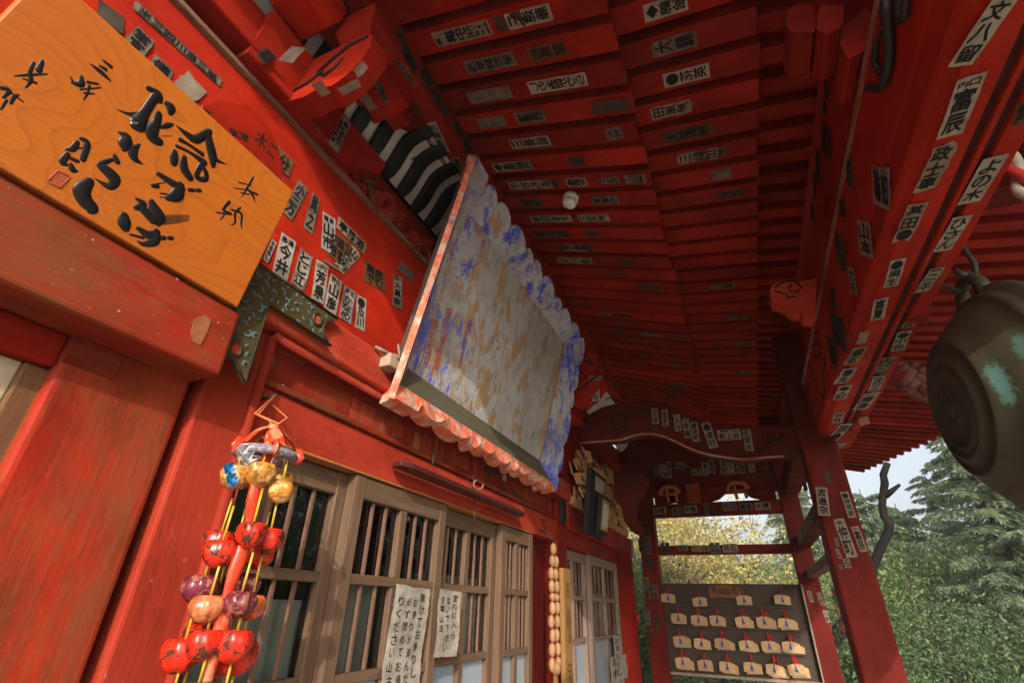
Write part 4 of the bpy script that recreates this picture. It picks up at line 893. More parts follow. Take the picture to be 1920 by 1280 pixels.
b = MB(); sticker(nl, hit(1153,955,1,-.125), hit(1166,962,1,-.125), hit(1155,985,1,-.125), '奥乃院', 'c')
# framed certificates
def frame(x0, x1, z0, z1, y, tilt, label, rim, inner, bands):
    fr = thing('picture_frame', label, 'frame', (x0, y, z0)); dv = V((0, -math.sin(tilt), math.cos(tilt))); dn = V((0, -math.cos(tilt), -math.sin(tilt))); o = V((x0, y, z0)); w, h = x1-x0, (z1-z0)
    b = MB(); b.obox(o, V((w,0,0)), dv*h, dn*.03); b.build('board', BLACK, fr, .004)
    for (a, c, d, e, mt, nm, t) in bands: b = MB(); b.obox(o+V((w*a,0,0))+dv*h*d+dn*.03, V((w*(c-a),0,0)), dv*h*(e-d), dn*t); b.build(nm, mt, fr, .001)
GOLD = flat('gilt', (.45,.27,.07), .4, .5, .3)
frame(3.10, 3.48, 1.905, 2.31, -.10, .12, 'black lacquered board with a pale label leaning out over the far lintel', 0, 0, [(.30,.90,.70,.93, PAP['w'], 'label_slip', .003)])
frame(3.26, 3.46, 1.93, 2.17, -.135, .15, 'small black frame with gilt mount and pale certificate, in front of the black board', 0, 0, [(.12,.92,.10,.90, GOLD, 'gilt_mount', .004), (.22,.84,.2,.8, flat('certificate', (.5,.5,.46), .4, .5, .15), 'certificate', .006)])

# ------------------------------------------------------------------ porch post, curved tie beam, grooved front beam
kp = thing('porch_post', 'square red porch post under the grooved beam, pasted with black lettered slips', 'post', (3.07, -1.45, 0))
XK = 2.985
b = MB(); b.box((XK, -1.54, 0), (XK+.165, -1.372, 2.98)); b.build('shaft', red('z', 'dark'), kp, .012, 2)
S(Z1p, 0, XK-.001, kp, [((1462,800),(1545,805),(1522,1002),'渡邉宗','c'), ((1636,836),(1692,831),(1690,1018),'●海見家','c'), ((1588,1030),(1664,1022),(1672,1300),'仲町','c','本'), ((1712,1082),(1766,1076),(1776,1258),'富辰','c','川口'),
   ((1520,680),(1556,678),(1575,780),'','dt')])
S((1480, 800, .375), 0, XK-.001, kp, [((222,556),(238,555),(232,596),'中田','c'), ((228,610),(246,608),(238,660),'小林','c'), ((266,660),(298,658),(282,705),'石','ct'), ((242,686),(262,684),(250,712),'川','g')])
K2 = thing('porch_post', 'square red porch post carrying the nearer, left end of the grooved beam', 'post', (-2.0, -1.5, 0))
b = MB(); b.box((-2.08, -1.60, 0), (-1.92, -1.44, 2.33)); b.build('shaft', red('z', 'dark'), K2, .012)
# transverse curved beam, front face at XE
XE = 3.03
cb = thing('curved_beam', 'red rainbow shaped tie beam with carved scrolls and a row of white slips', 'beam', (XE, -.7, 2.5))
top = [(1080,800),(1096,783),(1112,772),(1132,762),(1155,756),(1180,753),(1205,751),(1228,752),(1252,758),(1275,768),(1298,780),(1322,789),(1350,795),(1385,798),(1425,799),(1465,800),(1499,800)]
bot = [(1499,852),(1470,853),(1440,854),(1410,858),(1385,858),(1360,855),(1335,851),(1310,845),(1288,836),(1268,826),(1248,817),(1225,811),(1205,811),(1185,815),(1165,822),(1140,824),(1112,826),(1085,828)]
pts = [hit(x, y, 0, XE) for x, y in top+bot]
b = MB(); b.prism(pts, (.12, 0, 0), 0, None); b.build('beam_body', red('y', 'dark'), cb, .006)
b = MB(); q = [hit(x, y, 0, XE) for x, y in bot[1:]]
b.tube([p+V((.008, 0, -.003)) for p in q], .0085, 7); b.build('lower_bead', DUST, cb)
b = MB()
def gr(pts_, w=.008): b.tube([hit(1140+x*.2657, 700+y*.2657, 0, XE-.0005) for x, y in pts_], [w*(.5+.5*math.sin(math.pi*(i+.7)/(len(pts_)+.4))) for i in range(len(pts_))], 6, 0, .5, (1,0,0))
gr([(10,420),(40,405),(90,385),(125,350),(130,310),(100,290),(60,290),(30,315),(30,350),(55,365),(80,350),(75,330)]); gr([(125,290),(160,290),(190,275),(225,262),(260,258),(290,245)]); gr([(160,290),(155,310),(175,305)]); gr([(200,285),(215,300),(205,270)])
gr([(1070,550),(1105,530),(1135,520),(1110,490),(1130,480),(1160,470),(1190,465),(1215,465),(1225,440),(1260,415)], .010); gr([(1120,440),(1150,425),(1175,430),(1160,455),(1125,455)])
gr([(-20,180),(20,170),(60,190),(90,200),(100,220)], .006)
b.build('scroll_groove', flat('groove_dark', (.035,.014,.010), .9, .1), cb)
S(Z1p, 0, XE-.001, cb, [((305,250),(350,246),(318,358),'元秀','c','世話'), ((378,258),(420,255),(388,376),'直昇','c'), ((460,292),(506,287),(474,408),'大谷','c','小'), ((523,325),(569,320),(540,458),'幸嶋','c','日本'), ((580,345),(628,340),(600,483),'●津野','c'),
  ((657,355),(716,340),(738,528),'●津村','c'), ((770,400),(931,390),(776,475),'新上井','ch','父親'), ((945,395),(1000,391),(970,553),'左常木','c')])
# bracket nose and corbels where the curved beam meets the hall
cn = thing('corbel', 'red carved corbel under the left end of the curved beam beside the tablet bundle', 'corbel', (3.1, -.2, 2.2))
b = MB(); q = [(1150,888),(1165,878),(1185,880),(1203,888),(1212,898),(1206,918),(1192,935),(1188,960),(1204,990),(1198,1002),(1182,995),(1170,975),(1165,945),(1152,930)]
b.prism([hit(x, y, 0, 3.6) for x, y in q], (.14, 0, 0)); b.build('corbel_body', red('y', 'dark'), cn, .015, 3)
b = MB(); b.tube([hit(1180+11*math.cos(t)*(1-.03*i), 903+9*math.sin(t)*(1-.03*i), 0, 3.598) for i, t in enumerate([k*.45 for k in range(18)])], .004, 6); b.build('scroll_groove', INK, cn)
b = MB(); b.box((3.05, -.10, 2.565), (5.0, -.0, 2.66)); b.build('wall_plate', red('x', 'mid'), cn, .012, 3)
nz = thing('carved_cloud', 'red carved cloud bracket with dark scroll lines behind the painted board', 'carving', (2.9, -.2, 2.7))
b = MB(); q = [(1078,655),(1100,652),(1118,662),(1122,680),(1112,700),(1130,702),(1128,712),(1108,738),(1088,750),(1068,752),(1060,700)]
XN = 2.70; b.prism([hit(x, y, 0, XN) for x, y in q], (.16, 0, 0)); b.build('cloud_body', red('y', 'bright'), nz, .012, 3)
b = MB()
for s_ in ([(1068,672),(1085,680),(1100,676),(1112,684)],[(1066,708),(1085,715),(1100,708),(1090,696),(1078,698),(1080,708)],[(1072,735),(1092,728),(1108,712),(1122,704)]): b.tube([hit(*p,0,XN-.001) for p in s_], .006, 6)
b.build('scroll_groove', INK, nz)
px_sticker(nz, 0, XN+.05, 640, 560, .336, (1400,495), (1440,490), (1412,572), '小谷', 'w'); px_sticker(nz, 0, XN-.001, 640, 560, .336, (1455,432), (1452,455), (1372,530), '天王寺', 'c')
b = MB(); b.box((2.78, -.16, 2.56), (3.03, 0, 2.70)); b.build('block', red('y', 'mid'), nz, .01)
# grooved front beam
gb = thing('grooved_beam', 'massive red front beam with twin grooves underneath and two rows of pasted slips', 'beam', (1.8, -1.55, 2.33))
YI, YO, ZB, ZT = -1.458, -1.650, 2.335, 2.66
sec = [(YI, ZT-.02), (YI-.02, ZT), (YO+.02, ZT), (YO, ZT-.02), (YO, ZB+.012), (YO+.006, ZB)]
for yc in (-1.592, -1.560): sec += [(yc-.010, ZB), (yc-.008, ZB+.010), (yc+.008, ZB+.010), (yc+.010, ZB)]
sec += [(YI-.028, ZB), (YI-.024, ZB+.006), (YI-.006, ZB+.022), (YI, ZB+.03), (YI, ZB+.085), (YI-.006, ZB+.092), (YI-.006, ZB+.098), (YI, ZB+.105)]
b = MB(); b.prism([(-2.2, y, z) for y, z in sec], (5.10, 0, 0)); b.build('beam_body', red('x', 'bright'), gb, .002)
sec2 = [(YI, ZT-.02), (YI-.02, ZT), (YO+.02, ZT), (YO, ZT-.02), (YO, ZB+.012), (YO+.006, ZB), (YI-.028, ZB), (YI-.006, ZB+.022), (YI, ZB+.03)]
b = MB(); b.prism([(2.90, y, z) for y, z in sec2], (.35, 0, 0)); b.build('beam_end', red('x', 'bright'), gb, .002)
b = MB(); b.box((-2.2, YI, ZT-.028), (3.2, YI+.006, ZT-.006)); b.build('dust_edge', DUST, gb, .002)
DKG = flat('groove_strip', (.07,.018,.012), .9, .1, .4, 20)  # dark strip along the floor of each groove
b = MB()
for yc in (-1.592, -1.560): b.box((-2.2, yc-.0095, ZB+.0085), (2.9, yc+.0095, ZB+.0098))
b.build('groove_strip', DKG, gb)
b = MB()
def gi(pts_, w=.006): b.tube([hit(1420+x*.328, 400+y*.328, 1, YI+.0005) for x, y in pts_], [w*(.4+.6*math.sin(math.pi*(i+.7)/(len(pts_)+.4))) for i in range(len(pts_))], 6, 0, .5, (0,1,0))
gi([(340,540),(330,600),(345,680),(300,700),(310,760),(350,740),(370,800),(330,830),(320,800)]); gi([(290,850),(310,900),(330,960),(300,930)]); gi([(380,820),(390,860),(370,900),(385,1000),(380,1060),(340,1000),(350,950)]); gi([(270,960),(290,1000),(260,1080),(280,1110)]); gi([(250,1160),(270,1200),(300,1230),(320,1270)])
b.build('scroll_groove', INK, gb)
Z3r = (1420, 0, .328); Z4r = (1420, 400, .328)
S(Z3r, 1, YI+.001, gb, [((512,890),(545,905),(575,1105),'高野銭','g'), ((660,930),(765,960),(650,1150),'柏|輪','c'), ((470,1130),(500,1140),(515,1250),'元','d')])
S(Z4r, 1, YI+.001, gb, [((575,40),(650,50),(590,235),'山本','c'), ((440,90),(505,140),(440,280),'大和|屋','b'), ((520,300),(558,310),(510,440),'大木','c'), ((415,540),(490,600),(430,720),'千|代','d'), ((400,705),(440,720),(415,850),'角田','d'), ((420,430),(440,440),(470,560),'谷','d')])
S(Z3r, 2, ZB-.0005, gb, [((1345,-20),(1510,-40),(1200,368),'文八留','w'), ((1140,455),(1315,402),(990,805),'富辰','w','口内'), ((1010,830),(1160,797),(886,1105),'政士専','c'),
  ((1480,590),(1560,560),(1400,740),'●屋','b'), ((1290,905),(1440,873),(1165,1165),'よの木','w')])
S(Z4r, 2, ZB-.0005, gb, [((862,-55),(985,-80),(775,165),'基田●','c'), ((760,268),(852,248),(688,430),'●桐生','w'), ((664,490),(750,472),(608,618),'喜夏','w'), ((590,676),(648,668),(562,745),'','ct'), ((550,766),(636,757),(510,862),'縁玄','c'),
  ((490,886),(576,878),(465,970),'春夫','w'), ((465,985),(545,976),(440,1064),'寿人町','w'), ((440,1136),(502,1129),(415,1198),'宗林','w'),
  ((1115,22),(1232,0),(1028,215),'ひさん','w'), ((985,312),(1078,298),(908,450),'三半','wo'), ((835,626),(908,616),(818,654),'西','w'), ((800,676),(884,662),(742,788),'●中弥','w'), ((712,820),(796,810),(682,912),'内三','co'), ((662,930),(738,920),(632,1014),'決三','w'), ((612,1026),(704,1018),(577,1118),'藤清','w','一')])
S(Z1p, 2, ZB-.0005, gb, [((1640,352),(1732,346),(1592,470),'宿●','w'), ((1566,490),(1690,486),(1545,570),'蔵川','wh'), ((1530,596),(1624,590),(1506,654),'花屋','gh')])
b = MB(); q = [hit(1420+x*.328, 400+y*.328, 2, ZB-.002) for x, y in ((862,612),(985,560),(965,630),(905,622))]; b.prism(q, (0,0,-.006)); b.build('loose_paper', red('x', 'mid'), gb)
q = [hit(1140+x*.2657, 700+y*.2657, 2, ZB-.01) for x, y in ((1770,310),(1830,298),(1850,350),(1785,362))]; b = MB(); b.prism(q, (0,.004,-.004)); b.build('wood_chip', flat('chip', (.40,.20,.12), .8), gb)
# little carved nose, blocks and hook on the beam
bn = thing('beam_nose', 'small pale red scroll nose jutting from the grooved beam towards the hall', 'carving', (1.85, -1.38, 2.55))
XB2 = 1.85; q = [(1530,522),(1495,530),(1472,524),(1450,533),(1443,546),(1447,560),(1462,564),(1475,572),(1488,580),(1502,580),(1507,590),(1530,592)]
b = MB(); b.prism([hit(x, y, 0, XB2) for x, y in q], (.09, 0, 0)); b.build('nose', red('y', 'pink'), bn, .006)
b = MB(); b.tube([hit(x, y, 0, XB2-.001) for x, y in ((1452,540),(1470,527),(1490,527),(1502,538),(1495,547),(1480,546),(1478,538),(1486,534))], .0035, 6); b.tube([hit(x, y, 0, XB2-.001) for x, y in ((1452,545),(1466,549),(1477,553),(1474,558),(1490,556))], .003, 6); b.build('scroll_groove', INK, bn)
bb_ = thing('bearing_block', 'dark red boat shaped bearing blocks high on the grooved beam', 'block', (.93, -1.40, 2.85))
def yblock(x, pxs, name):
    b = MB(); b.prism([hit(a, c, 0, x) for a, c in pxs], (.13, 0, 0)); b.build(name, red('y', 'mid'), bb_, .008)
yblock(.93, [(1473,32),(1484,12),(1527,12),(1530,48),(1526,62),(1484,62),(1475,50)], 'block'); yblock(.92, [(1532,30),(1540,10),(1582,10),(1580,48),(1550,66),(1532,55)], 'block'); yblock(.95, [(1576,55),(1640,0),(1640,60),(1618,98),(1590,112),(1576,80)], 'block')
hk = thing('iron_hook', 'black forged iron hook hanging down the inner face of the grooved beam', 'hook', (.93, -1.44, 2.55))
b = MB(); b.tube([hit(x, y, 1, YI+.012) for x, y in ((1662,-10),(1664,40),(1668,90),(1664,130),(1656,160),(1640,168),(1628,160),(1622,172))], [.012,.012,.011,.010,.009,.009,.007,.003], 8); b.tube([hit(x, y, 1, YI+.012) for x, y in ((1650,60),(1642,95),(1640,120),(1650,138),(1660,130))], [.004,.007,.008,.007,.004], 8); b.tube([hit(x, y, 1, YI+.012) for x, y in ((1688,-8),(1684,20),(1688,40),(1696,30),(1700,-5))], .008, 7); b.build('hook', IRON, hk)
# rails between post and end screen
tr = thing('side_rail', 'pair of dark red rails between the porch post and the end screen', 'rail', (4, -1.45, 1.8))
b = MB(); b.box((XK+.165, -1.50, 1.985), (XS, -1.41, 2.075)); b.build('rail', red('x', 'dark'), tr, .006)
b = MB(); b.box((XK+.165, -1.49, 1.755), (XS, -1.42, 1.815)); b.build('rail', wood('raw_rail', (.17,.085,.05), (.10,.05,.03), 'x'), tr, .006)
b = MB(); b.box((XK+.165, -1.52, 2.42), (XS, -1.40, 2.56)); b.build('rail', red('x', 'dark'), tr, .006)
px_sticker(tr, 1, -1.399, 1140, 700, .2657, (1370,760), (1400,750), (1345,835), '山', 'g')
# outer purlin over the beam
gt = thing('porch_purlin', 'red porch purlin above the grooved beam with a column of dark paper slips', 'beam', (1.9, -1.56, 2.9))
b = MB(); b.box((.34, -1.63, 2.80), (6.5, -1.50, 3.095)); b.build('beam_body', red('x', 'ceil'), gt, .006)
b = MB(); b.box((.3, -1.60, 2.66), (3.3, -1.51, 2.80)); b.build('filler_board', red('x', 'dark'), gt, .004)
S(Z3r, 1, -1.499, gt, [((402,340),(445,395),(480,520),'大盛堂','d'), ((388,460),(410,470),(455,590),'若松','d'), ((380,570),(400,585),(440,700),'鳶金','d'), ((372,690),(425,740),(400,900),'大|熊','d'), ((330,840),(350,850),(385,1060),'御神燈','d'), ((318,980),(335,990),(370,1150),'八百','d'), ((305,1160),(320,1170),(345,1280),'吉','d')])
# carved animal nose on the outside of the post
dn = thing('carved_beast', 'weathered pinkish carved beast head on the porch post beyond the grooved beam', 'carving', (3.05, -1.9, 2.55))
b = MB(); PKW = paint('pink_carving', (.22,.10,.08), (.13,.045,.035), (.30,.22,.19), 'y', .6, .8)
hp = lambda x, y: hit(1560+x*.2344, 600+y*.2344, 0, 3.08)
for x, y, r in ((560,400,.045),(610,440,.06),(600,490,.065),(640,520,.055),(680,480,.05),(720,560,.045),(760,590,.05),(700,420,.04),(540,430,.03),(520,380,.03),(640,380,.04),(720,500,.05)): b.ell(hp(x, y), (.07, r*.8, r*.7), 10, 0, 6)
b.tube([hp(560,520), hp(640,570), hp(700,610), hp(770,635), hp(860,640)], [.03,.03,.026,.024,.02], 8); b.tube([hp(500,370), hp(560,360), hp(620,375)], [.01,.02,.02], 7)
b.build('head', PKW, dn)
b = MB(); b.box((3.02, -1.95, 2.62), (3.14, -1.54, 2.74)); b.build('tenon', red('y', 'dark'), dn, .01)

# ------------------------------------------------------------------ porch roof: base rafters, flying rafters, porch rafters, boards
pr = thing('porch_canopy', 'red boarded porch roof underside with three tiers of rafters', 'roof', (2, -1.2, 3.0))
SL1 = math.tan(rad(18.)); SP = .1178; XR0 = .888-6*SP
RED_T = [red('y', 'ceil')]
def raf(yz0, yz1, h, w, x, mat, name='rafter', bev=.004):
    (ya, za), (yb, zb) = yz0, yz1; b = MB()
    b.prism([(x-w/2, ya, za), (x-w/2, yb, zb), (x-w/2, yb, zb+h), (x-w/2, ya, za+h)], (w, 0, 0)); return b.build(name, mat, pr, bev)
z1f = lambda y: 3.0+(y+.91)*SL1
BASE = []; FLY = []; OUT = []; rr = random.Random(31)
for i in range(55):
    x = XR0+i*SP
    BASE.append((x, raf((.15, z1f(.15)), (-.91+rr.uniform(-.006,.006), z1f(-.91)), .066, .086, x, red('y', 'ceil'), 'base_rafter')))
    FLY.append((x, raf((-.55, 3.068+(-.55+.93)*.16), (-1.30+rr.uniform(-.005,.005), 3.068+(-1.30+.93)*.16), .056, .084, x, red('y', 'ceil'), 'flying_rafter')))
for i in range(1, 4): raf((.15, z1f(.15)), (-.80, z1f(-.80)), .066, .086, XR0-i*SP, red('y', 'ceil'), 'base_rafter')  # short extra rafters out of view, added to shade the upper left brackets
b = MB(); b.add([(XR0-.45, .25, z1f(.25)+.0655), (XR0-.1, .25, z1f(.25)+.0655), (XR0-.1, -.84, z1f(-.84)+.0655), (XR0-.45, -.84, z1f(-.84)+.0655)], [(0,1,2,3)]); b.build('base_board', red('x', 'ceil'), pr)  # unseen board added over the short rafters to block the sun
z3f = lambda y: 3.17+(y+1.28)*.184
def ey(x): return -2.75 if x < 5.25 else -2.75+(x-5.25)/1.35*.41
def ez(x): return z3f(-2.75) + (0 if x < 5.25 else (x-5.25)/1.35*.02)
for i in range(55):
    x = XR0+i*SP
    if x > 6.65: break
    y2 = ey(x); z2 = ez(x)-.02
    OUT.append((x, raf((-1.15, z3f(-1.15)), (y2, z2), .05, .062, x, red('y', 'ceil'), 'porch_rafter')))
    OUT[-1][1]['label'] = 'porch rafter running out over the grooved beam to the eave'
XA, XZ = XR0-.1, 6.68
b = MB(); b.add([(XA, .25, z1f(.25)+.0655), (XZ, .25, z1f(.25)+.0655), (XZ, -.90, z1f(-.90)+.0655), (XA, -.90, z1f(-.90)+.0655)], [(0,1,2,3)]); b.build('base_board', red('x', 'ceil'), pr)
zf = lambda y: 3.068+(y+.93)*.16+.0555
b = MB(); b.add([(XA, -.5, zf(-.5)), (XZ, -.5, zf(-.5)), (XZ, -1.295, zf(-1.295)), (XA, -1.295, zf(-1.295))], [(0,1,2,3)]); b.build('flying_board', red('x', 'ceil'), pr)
b = MB(); n_ = 60
vs = []
for i in range(n_+1):
    x = XA+(XZ-XA)*i/n_; y2 = ey(x); z2 = ez(x); vs += [(x, -1.10, z3f(-1.10)+.052), (x, y2-.03, z2+.030), (x, y2-.03, z2+.11), (x, .4, z1f(.4)+.35), (x, .4, z1f(.4)+.20)]
b.add(vs, [(5*i+a, 5*i+c, 5*i+5+c, 5*i+5+a) for i in range(n_) for a, c in ((0,1),(1,2),(2,3),(3,4))]); b.add(vs, [(0,1,2,3,4), tuple(5*n_+k for k in range(5))])
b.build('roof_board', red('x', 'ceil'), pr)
COPP = flat('copper_roofing', (.16,.22,.19), .6, .4)
b = MB(); b.prism([(XA-.05, -2.86, 2.99), (XA-.05, .5, 3.95), (XA-.05, .5, 4.02), (XA-.05, -2.86, 3.06)], (XZ-XA+.1, 0, 0)) if False else None
def rs(z, p1, p2, text, st='c', tier=BASE, w=.054, side=False):
    """slip pasted on the rafter nearest to the surveyed points"""
    zx, zy, s = z; a = (zx+p1[0]*s, zy+p1[1]*s); c = (zx+p2[0]*s, zy+p2[1]*s); m_ = ((a[0]+c[0])/2, (a[1]+c[1])/2)
    if tier is BASE: p0, n = V((0, -.91, 3.0)), V((0, SL1, -1)).normalized()
    else: p0, n = V((0, -.93, 3.068)), V((0, .16, -1)).normalized()
    q = hitp(*m_, p0, n); x, o = min(tier, key=lambda t: abs(t[0]-q.x)); A, C = hitp(*a, p0, n), hitp(*c, p0, n); A.x = C.x = x
    lo, hi = (-.89, -.25) if tier is BASE else (-1.28, -.96)
    for P_ in (A, C): P_.y = max(lo, min(hi, P_.y)); P_.z = p0.z+(P_.y-p0.y)*(SL1 if tier is BASE else .16)
    if abs(A.y-C.y) < .06: A.y += .05; A.z = p0.z+(A.y-p0.y)*(SL1 if tier is BASE else .16)
    wv = V((w/2*.94, 0, 0)); sticker(o, A-wv, A+wv, C-wv, text, st)
Z6 = (860, 0, .336); Z7_ = (860, 400, .336)
for p1, p2, t, st in (((270,120),(490,-20),'三遠藤','w'),((0,310),(190,170),'吉村三|大井上','c'),((45,390),(285,255),'浅草駒形栄','g'),((380,280),(575,190),'松風堂','b'),((380,460),(565,385),'しの太郎','w'),((545,570),(735,500),'月かつら','w'),
  ((170,890),(300,865),'●池田','w'),((320,865),(520,805),'三番組','c'),((270,970),(420,940),'浅間','c'),((290,1050),(525,1030),'千社札会','c'),((605,1020),(715,1008),'●国分','c'),((345,1125),(460,1118),'松','d'),((740,1105),(890,1098),'東講中','g'),
  ((390,1200),(620,1195),'神田金太','c'),((660,1197),(835,1192),'三河屋','c'),((80,590),(290,500),'','g'),((310,645),(465,595),'清','g'),((120,710),(260,665),'','g'),((1215-1369,190),(1375-1369,90),'御講中','c'),((1640-1369,80),(1700-1369,30),'','d')):
    rs(Z6, p1, p2, t, st)
for p1, p2, t, st in (((460,82),(600,78),'い組','d'),((440,143),(550,145),'講中','d'),((560,150),(685,155),'吉長','c'),((570,210),(765,220),'深川睦','d'),((555,265),(755,280),'石川清','c')): rs(Z7_, p1, p2, t, st)
for p1, p2, t, st in (((1035,80),(1275,-10),'◆錦絵','w'),((1075,255),(1325,150),'大龍','g'),((1140,430),(1395,345),'●花英','w'),((1070,630),(1300,575),'田尾屋','c'),((1130,755),(1340,705),'大和','d'),((1220,870),(1445,830),'三松川','c'),((1410,965),(1520,950),'','g')): rs(Z6, p1, p2, t, st, FLY, .056)
rr = random.Random(404)
for k in range(46):
    t_ = BASE if k % 3 else FLY; x, o = t_[rr.randrange(8, 34)]; y = rr.uniform(-.86, -.40) if t_ is BASE else rr.uniform(-1.24, -1.02); L_ = rr.uniform(.05, .13); sl_ = SL1 if t_ is BASE else .16
    z0 = (3.0+(y+.91)*SL1) if t_ is BASE else 3.068+(y+.93)*.16; wv = V((rr.uniform(.018, .027), 0, 0)); A = V((x, y, z0)); C = V((x, y-L_, z0-L_*sl_))
    if C.y < (-.905 if t_ is BASE else -1.295): continue
    sticker(o, A-wv, A+wv, C-wv, rr.choice(('山', '川久', '松本', '大吉', '', '三木', '高')), rr.choice(('d', 'd', 'g', 'gt', 'b')))
ff = thing('fire_detector', 'round white ceiling detector on the red rafters', 'detector', (1.6, -.55, 3.1))
c = hitp(1072, 368, (0, -.91, 3.0), V((0, SL1, -1)).normalized()); nn = V((0, SL1, -1)).normalized()
WPL = flat('white_plastic', (.72,.72,.70), .45, .4, .08)
b = MB(); b.lathe(c-nn*.002, nn, [(.0,0),(.033,0),(.034,.010),(.034,.026),(.030,.028)], 28); b.build('base', WPL, ff)
b = MB(); b.lathe(c+nn*.028, nn, [(.029,0),(.029,.003)], 28); b.build('gap', flat('grey_gap', (.12,.12,.12)), ff)
b = MB(); b.lathe(c+nn*.031, nn, [(.031,0),(.0315,.010),(.028,.018),(.018,.023),(0,.024)], 28); b.build('dome', WPL, ff)

# ------------------------------------------------------------------ gong, its hook and the rope
m = N('gong_bronze', .55, .4); s1 = m.noise(5, 7, .7); s2 = m.noise(9, 7, .72, (1,1,.5), .6, 4)
c = m.mix(m.ramp(s1, [(.3, 0.), (.7, 1.)]), (.080,.076,.042), (.034,.032,.020)); c = m.mix(m.ramp(s2, [(.64, 0.), (.70, .8)]), c, (.12,.28,.24))
def patch(c, ctr, size, col, seed):
    mp_ = m.n('ShaderNodeMapping'); mp_.inputs['Scale'].default_value = tuple(1/q for q in size); mp_.inputs['Location'].default_value = tuple(-a/q for a, q in zip(ctr, size)); m.ln(m.co, mp_.inputs[0])
    ln_ = m.n('ShaderNodeVectorMath', operation='LENGTH'); m.ln(mp_.outputs[0], ln_.inputs[0])
    f_ = m.math('ADD', m.math('SUBTRACT', 1.12, ln_.outputs['Value']), m.math('MULTIPLY', m.math('SUBTRACT', m.noise(34, 8, .75, None, .4, seed), .5), 2.2))
    return m.mix(m.ramp(f_, [(.30, 0.), (.75, .85)]), c, col)
c = patch(c, (-.238, .14, -.02), (.030, .07, .105), (.13,.31,.26), 5); c = patch(c, (-.30, .08, .06), (.03, .05, .06), (.10,.22,.18), 7); c = patch(c, (-.22, .0, -.30), (.10, .06, .05), (.12,.27,.22), 9)
m.color(c); m.b.inputs['Metallic'].default_value = .25; m.bump(s1, .25, .003); BRONZE = m.mat
gg = thing('temple_gong', 'big dark bronze temple gong hanging outside the grooved beam', 'gong', (1.906, -1.86, 2.09))
GC = V((1.906, -1.68, 2.09)); Yo = V((0, -1, 0))
prof = [(0,-.012),(.024,-.012),(.032,-.004),(.036,.0),(.046,-.006),(.052,-.006),(.056,.002),(.118,.004),(.122,-.004),(.130,-.004),(.134,.004),(.150,.004),(.154,-.003),(.163,-.003),(.168,.006),(.200,.020),(.205,.014),(.214,.016),(.219,.028),(.26,.055),(.30,.09),(.325,.12),(.332,.122),(.342,.128),(.345,.145),(.350,.16),(.372,.17),(.372,.19),(.350,.20),(.345,.215),(.325,.24),(.26,.31),(.2,.345),(0,.36)]
b = MB(); b.lathe(GC, Yo, prof, 72); b.build('body', BRONZE, gg)
gtop = GC+V((0, -.18, .345))
b = MB(); b.tube([gtop+V((-.09,0,-.02)), gtop+V((-.075,0,.05)), gtop+V((-.03,0,.10)), gtop+V((.03,0,.10)), gtop+V((.075,0,.05)), gtop+V((.09,0,-.02))], [.026,.022,.018,.018,.022,.026], 10)
b.tube([gtop+V((-.045,.0,.085)), gtop+V((-.05,.02,.10)), gtop+V((-.045,.03,.12))], [.012,.012,.01], 8); b.build('lug', BRONZE, gg)
gk = thing('hanging_ring', 'dark iron hanging hook above the bronze gong', 'hook', (1.9, -1.86, 2.55))
b = MB(); b.tube([gtop+V((-.01,-.03,.09)), gtop+V((0,.02,.06)), gtop+V((.01,.06,.10)), gtop+V((.0,.07,.2)), gtop+V((0,.02,.32)), gtop+V((0,0,.42))], .010, 8); b.tube([gtop+V((.0,-.03,.09)), gtop+V((.0,-.05,.16)), gtop+V((0,-.04,.26)), gtop+V((0,0,.42))], .009, 8); b.build('hook', flat('grey_iron', (.05,.047,.042), .6, .4), gk)
bx = thing('gong_beam', 'short cross timber the gong hangs from, out past the grooved beam', 'beam', (1.9, -1.86, 2.85))
b = MB(); b.box((1.84, -2.4, 2.84), (1.96, -1.63, 2.93)); b.build('timber', red('y', 'dark'), bx, .008)
rp = thing('bell_rope', 'twisted red and white bell rope at the right edge beside the gong', 'rope', (1.36, -1.8, 2.4))
for k, mt in enumerate((flat('red_strand', (.45,.025,.02), .8), flat('white_strand', (.40,.37,.31), .8))):
    b = MB(); A, B = V((1.30, -1.79, 2.72)), V((1.46, -1.83, 1.2)); n_ = 110; q = []
    for i in range(n_+1):
        t = i/n_; q.append(A.lerp(B, t)+V((.012*math.cos(i*.55+k*math.pi), .012*math.sin(i*.55+k*math.pi), 0)))
    b.tube(q, .0125, 8); b.build('strand', mt, rp)
# paper crane garland behind the post
pg = thing('crane_garland', 'string of small red, green and blue folded paper cranes behind the porch post', 'garland', (3.9, -1.5, 1.3))
cols = [flat('fold_red', (.45,.03,.02)), flat('fold_green', (.02,.16,.10)), flat('fold_blue', (.03,.06,.30)), flat('fold_yellow', (.5,.3,.03))]; rr = random.Random(77)
bs = [MB() for _ in cols]
for i in range(110):
    t = i/110; p = hit(1480+.375*(222+65*t), 800+.375*(790+260*t), 0, 4.2)+V((rr.uniform(-.03,.03), rr.uniform(-.025,.025), 0)); k = rr.choice((0,0,1,2,2,3)) if t > .25 else rr.choice((1,0)); s_ = rr.uniform(.010, .020)
    bs[k].add([p+V((-s_,0,s_*.6)), p+V((0,s_*.5,0)), p+V((s_,-s_*.3,s_*.7)), p+V((0,-s_*.4,-s_))], [(0,1,3),(1,2,3),(0,3,2)])
for q, mt in zip(bs, cols): q.build('cranes', mt, pg)

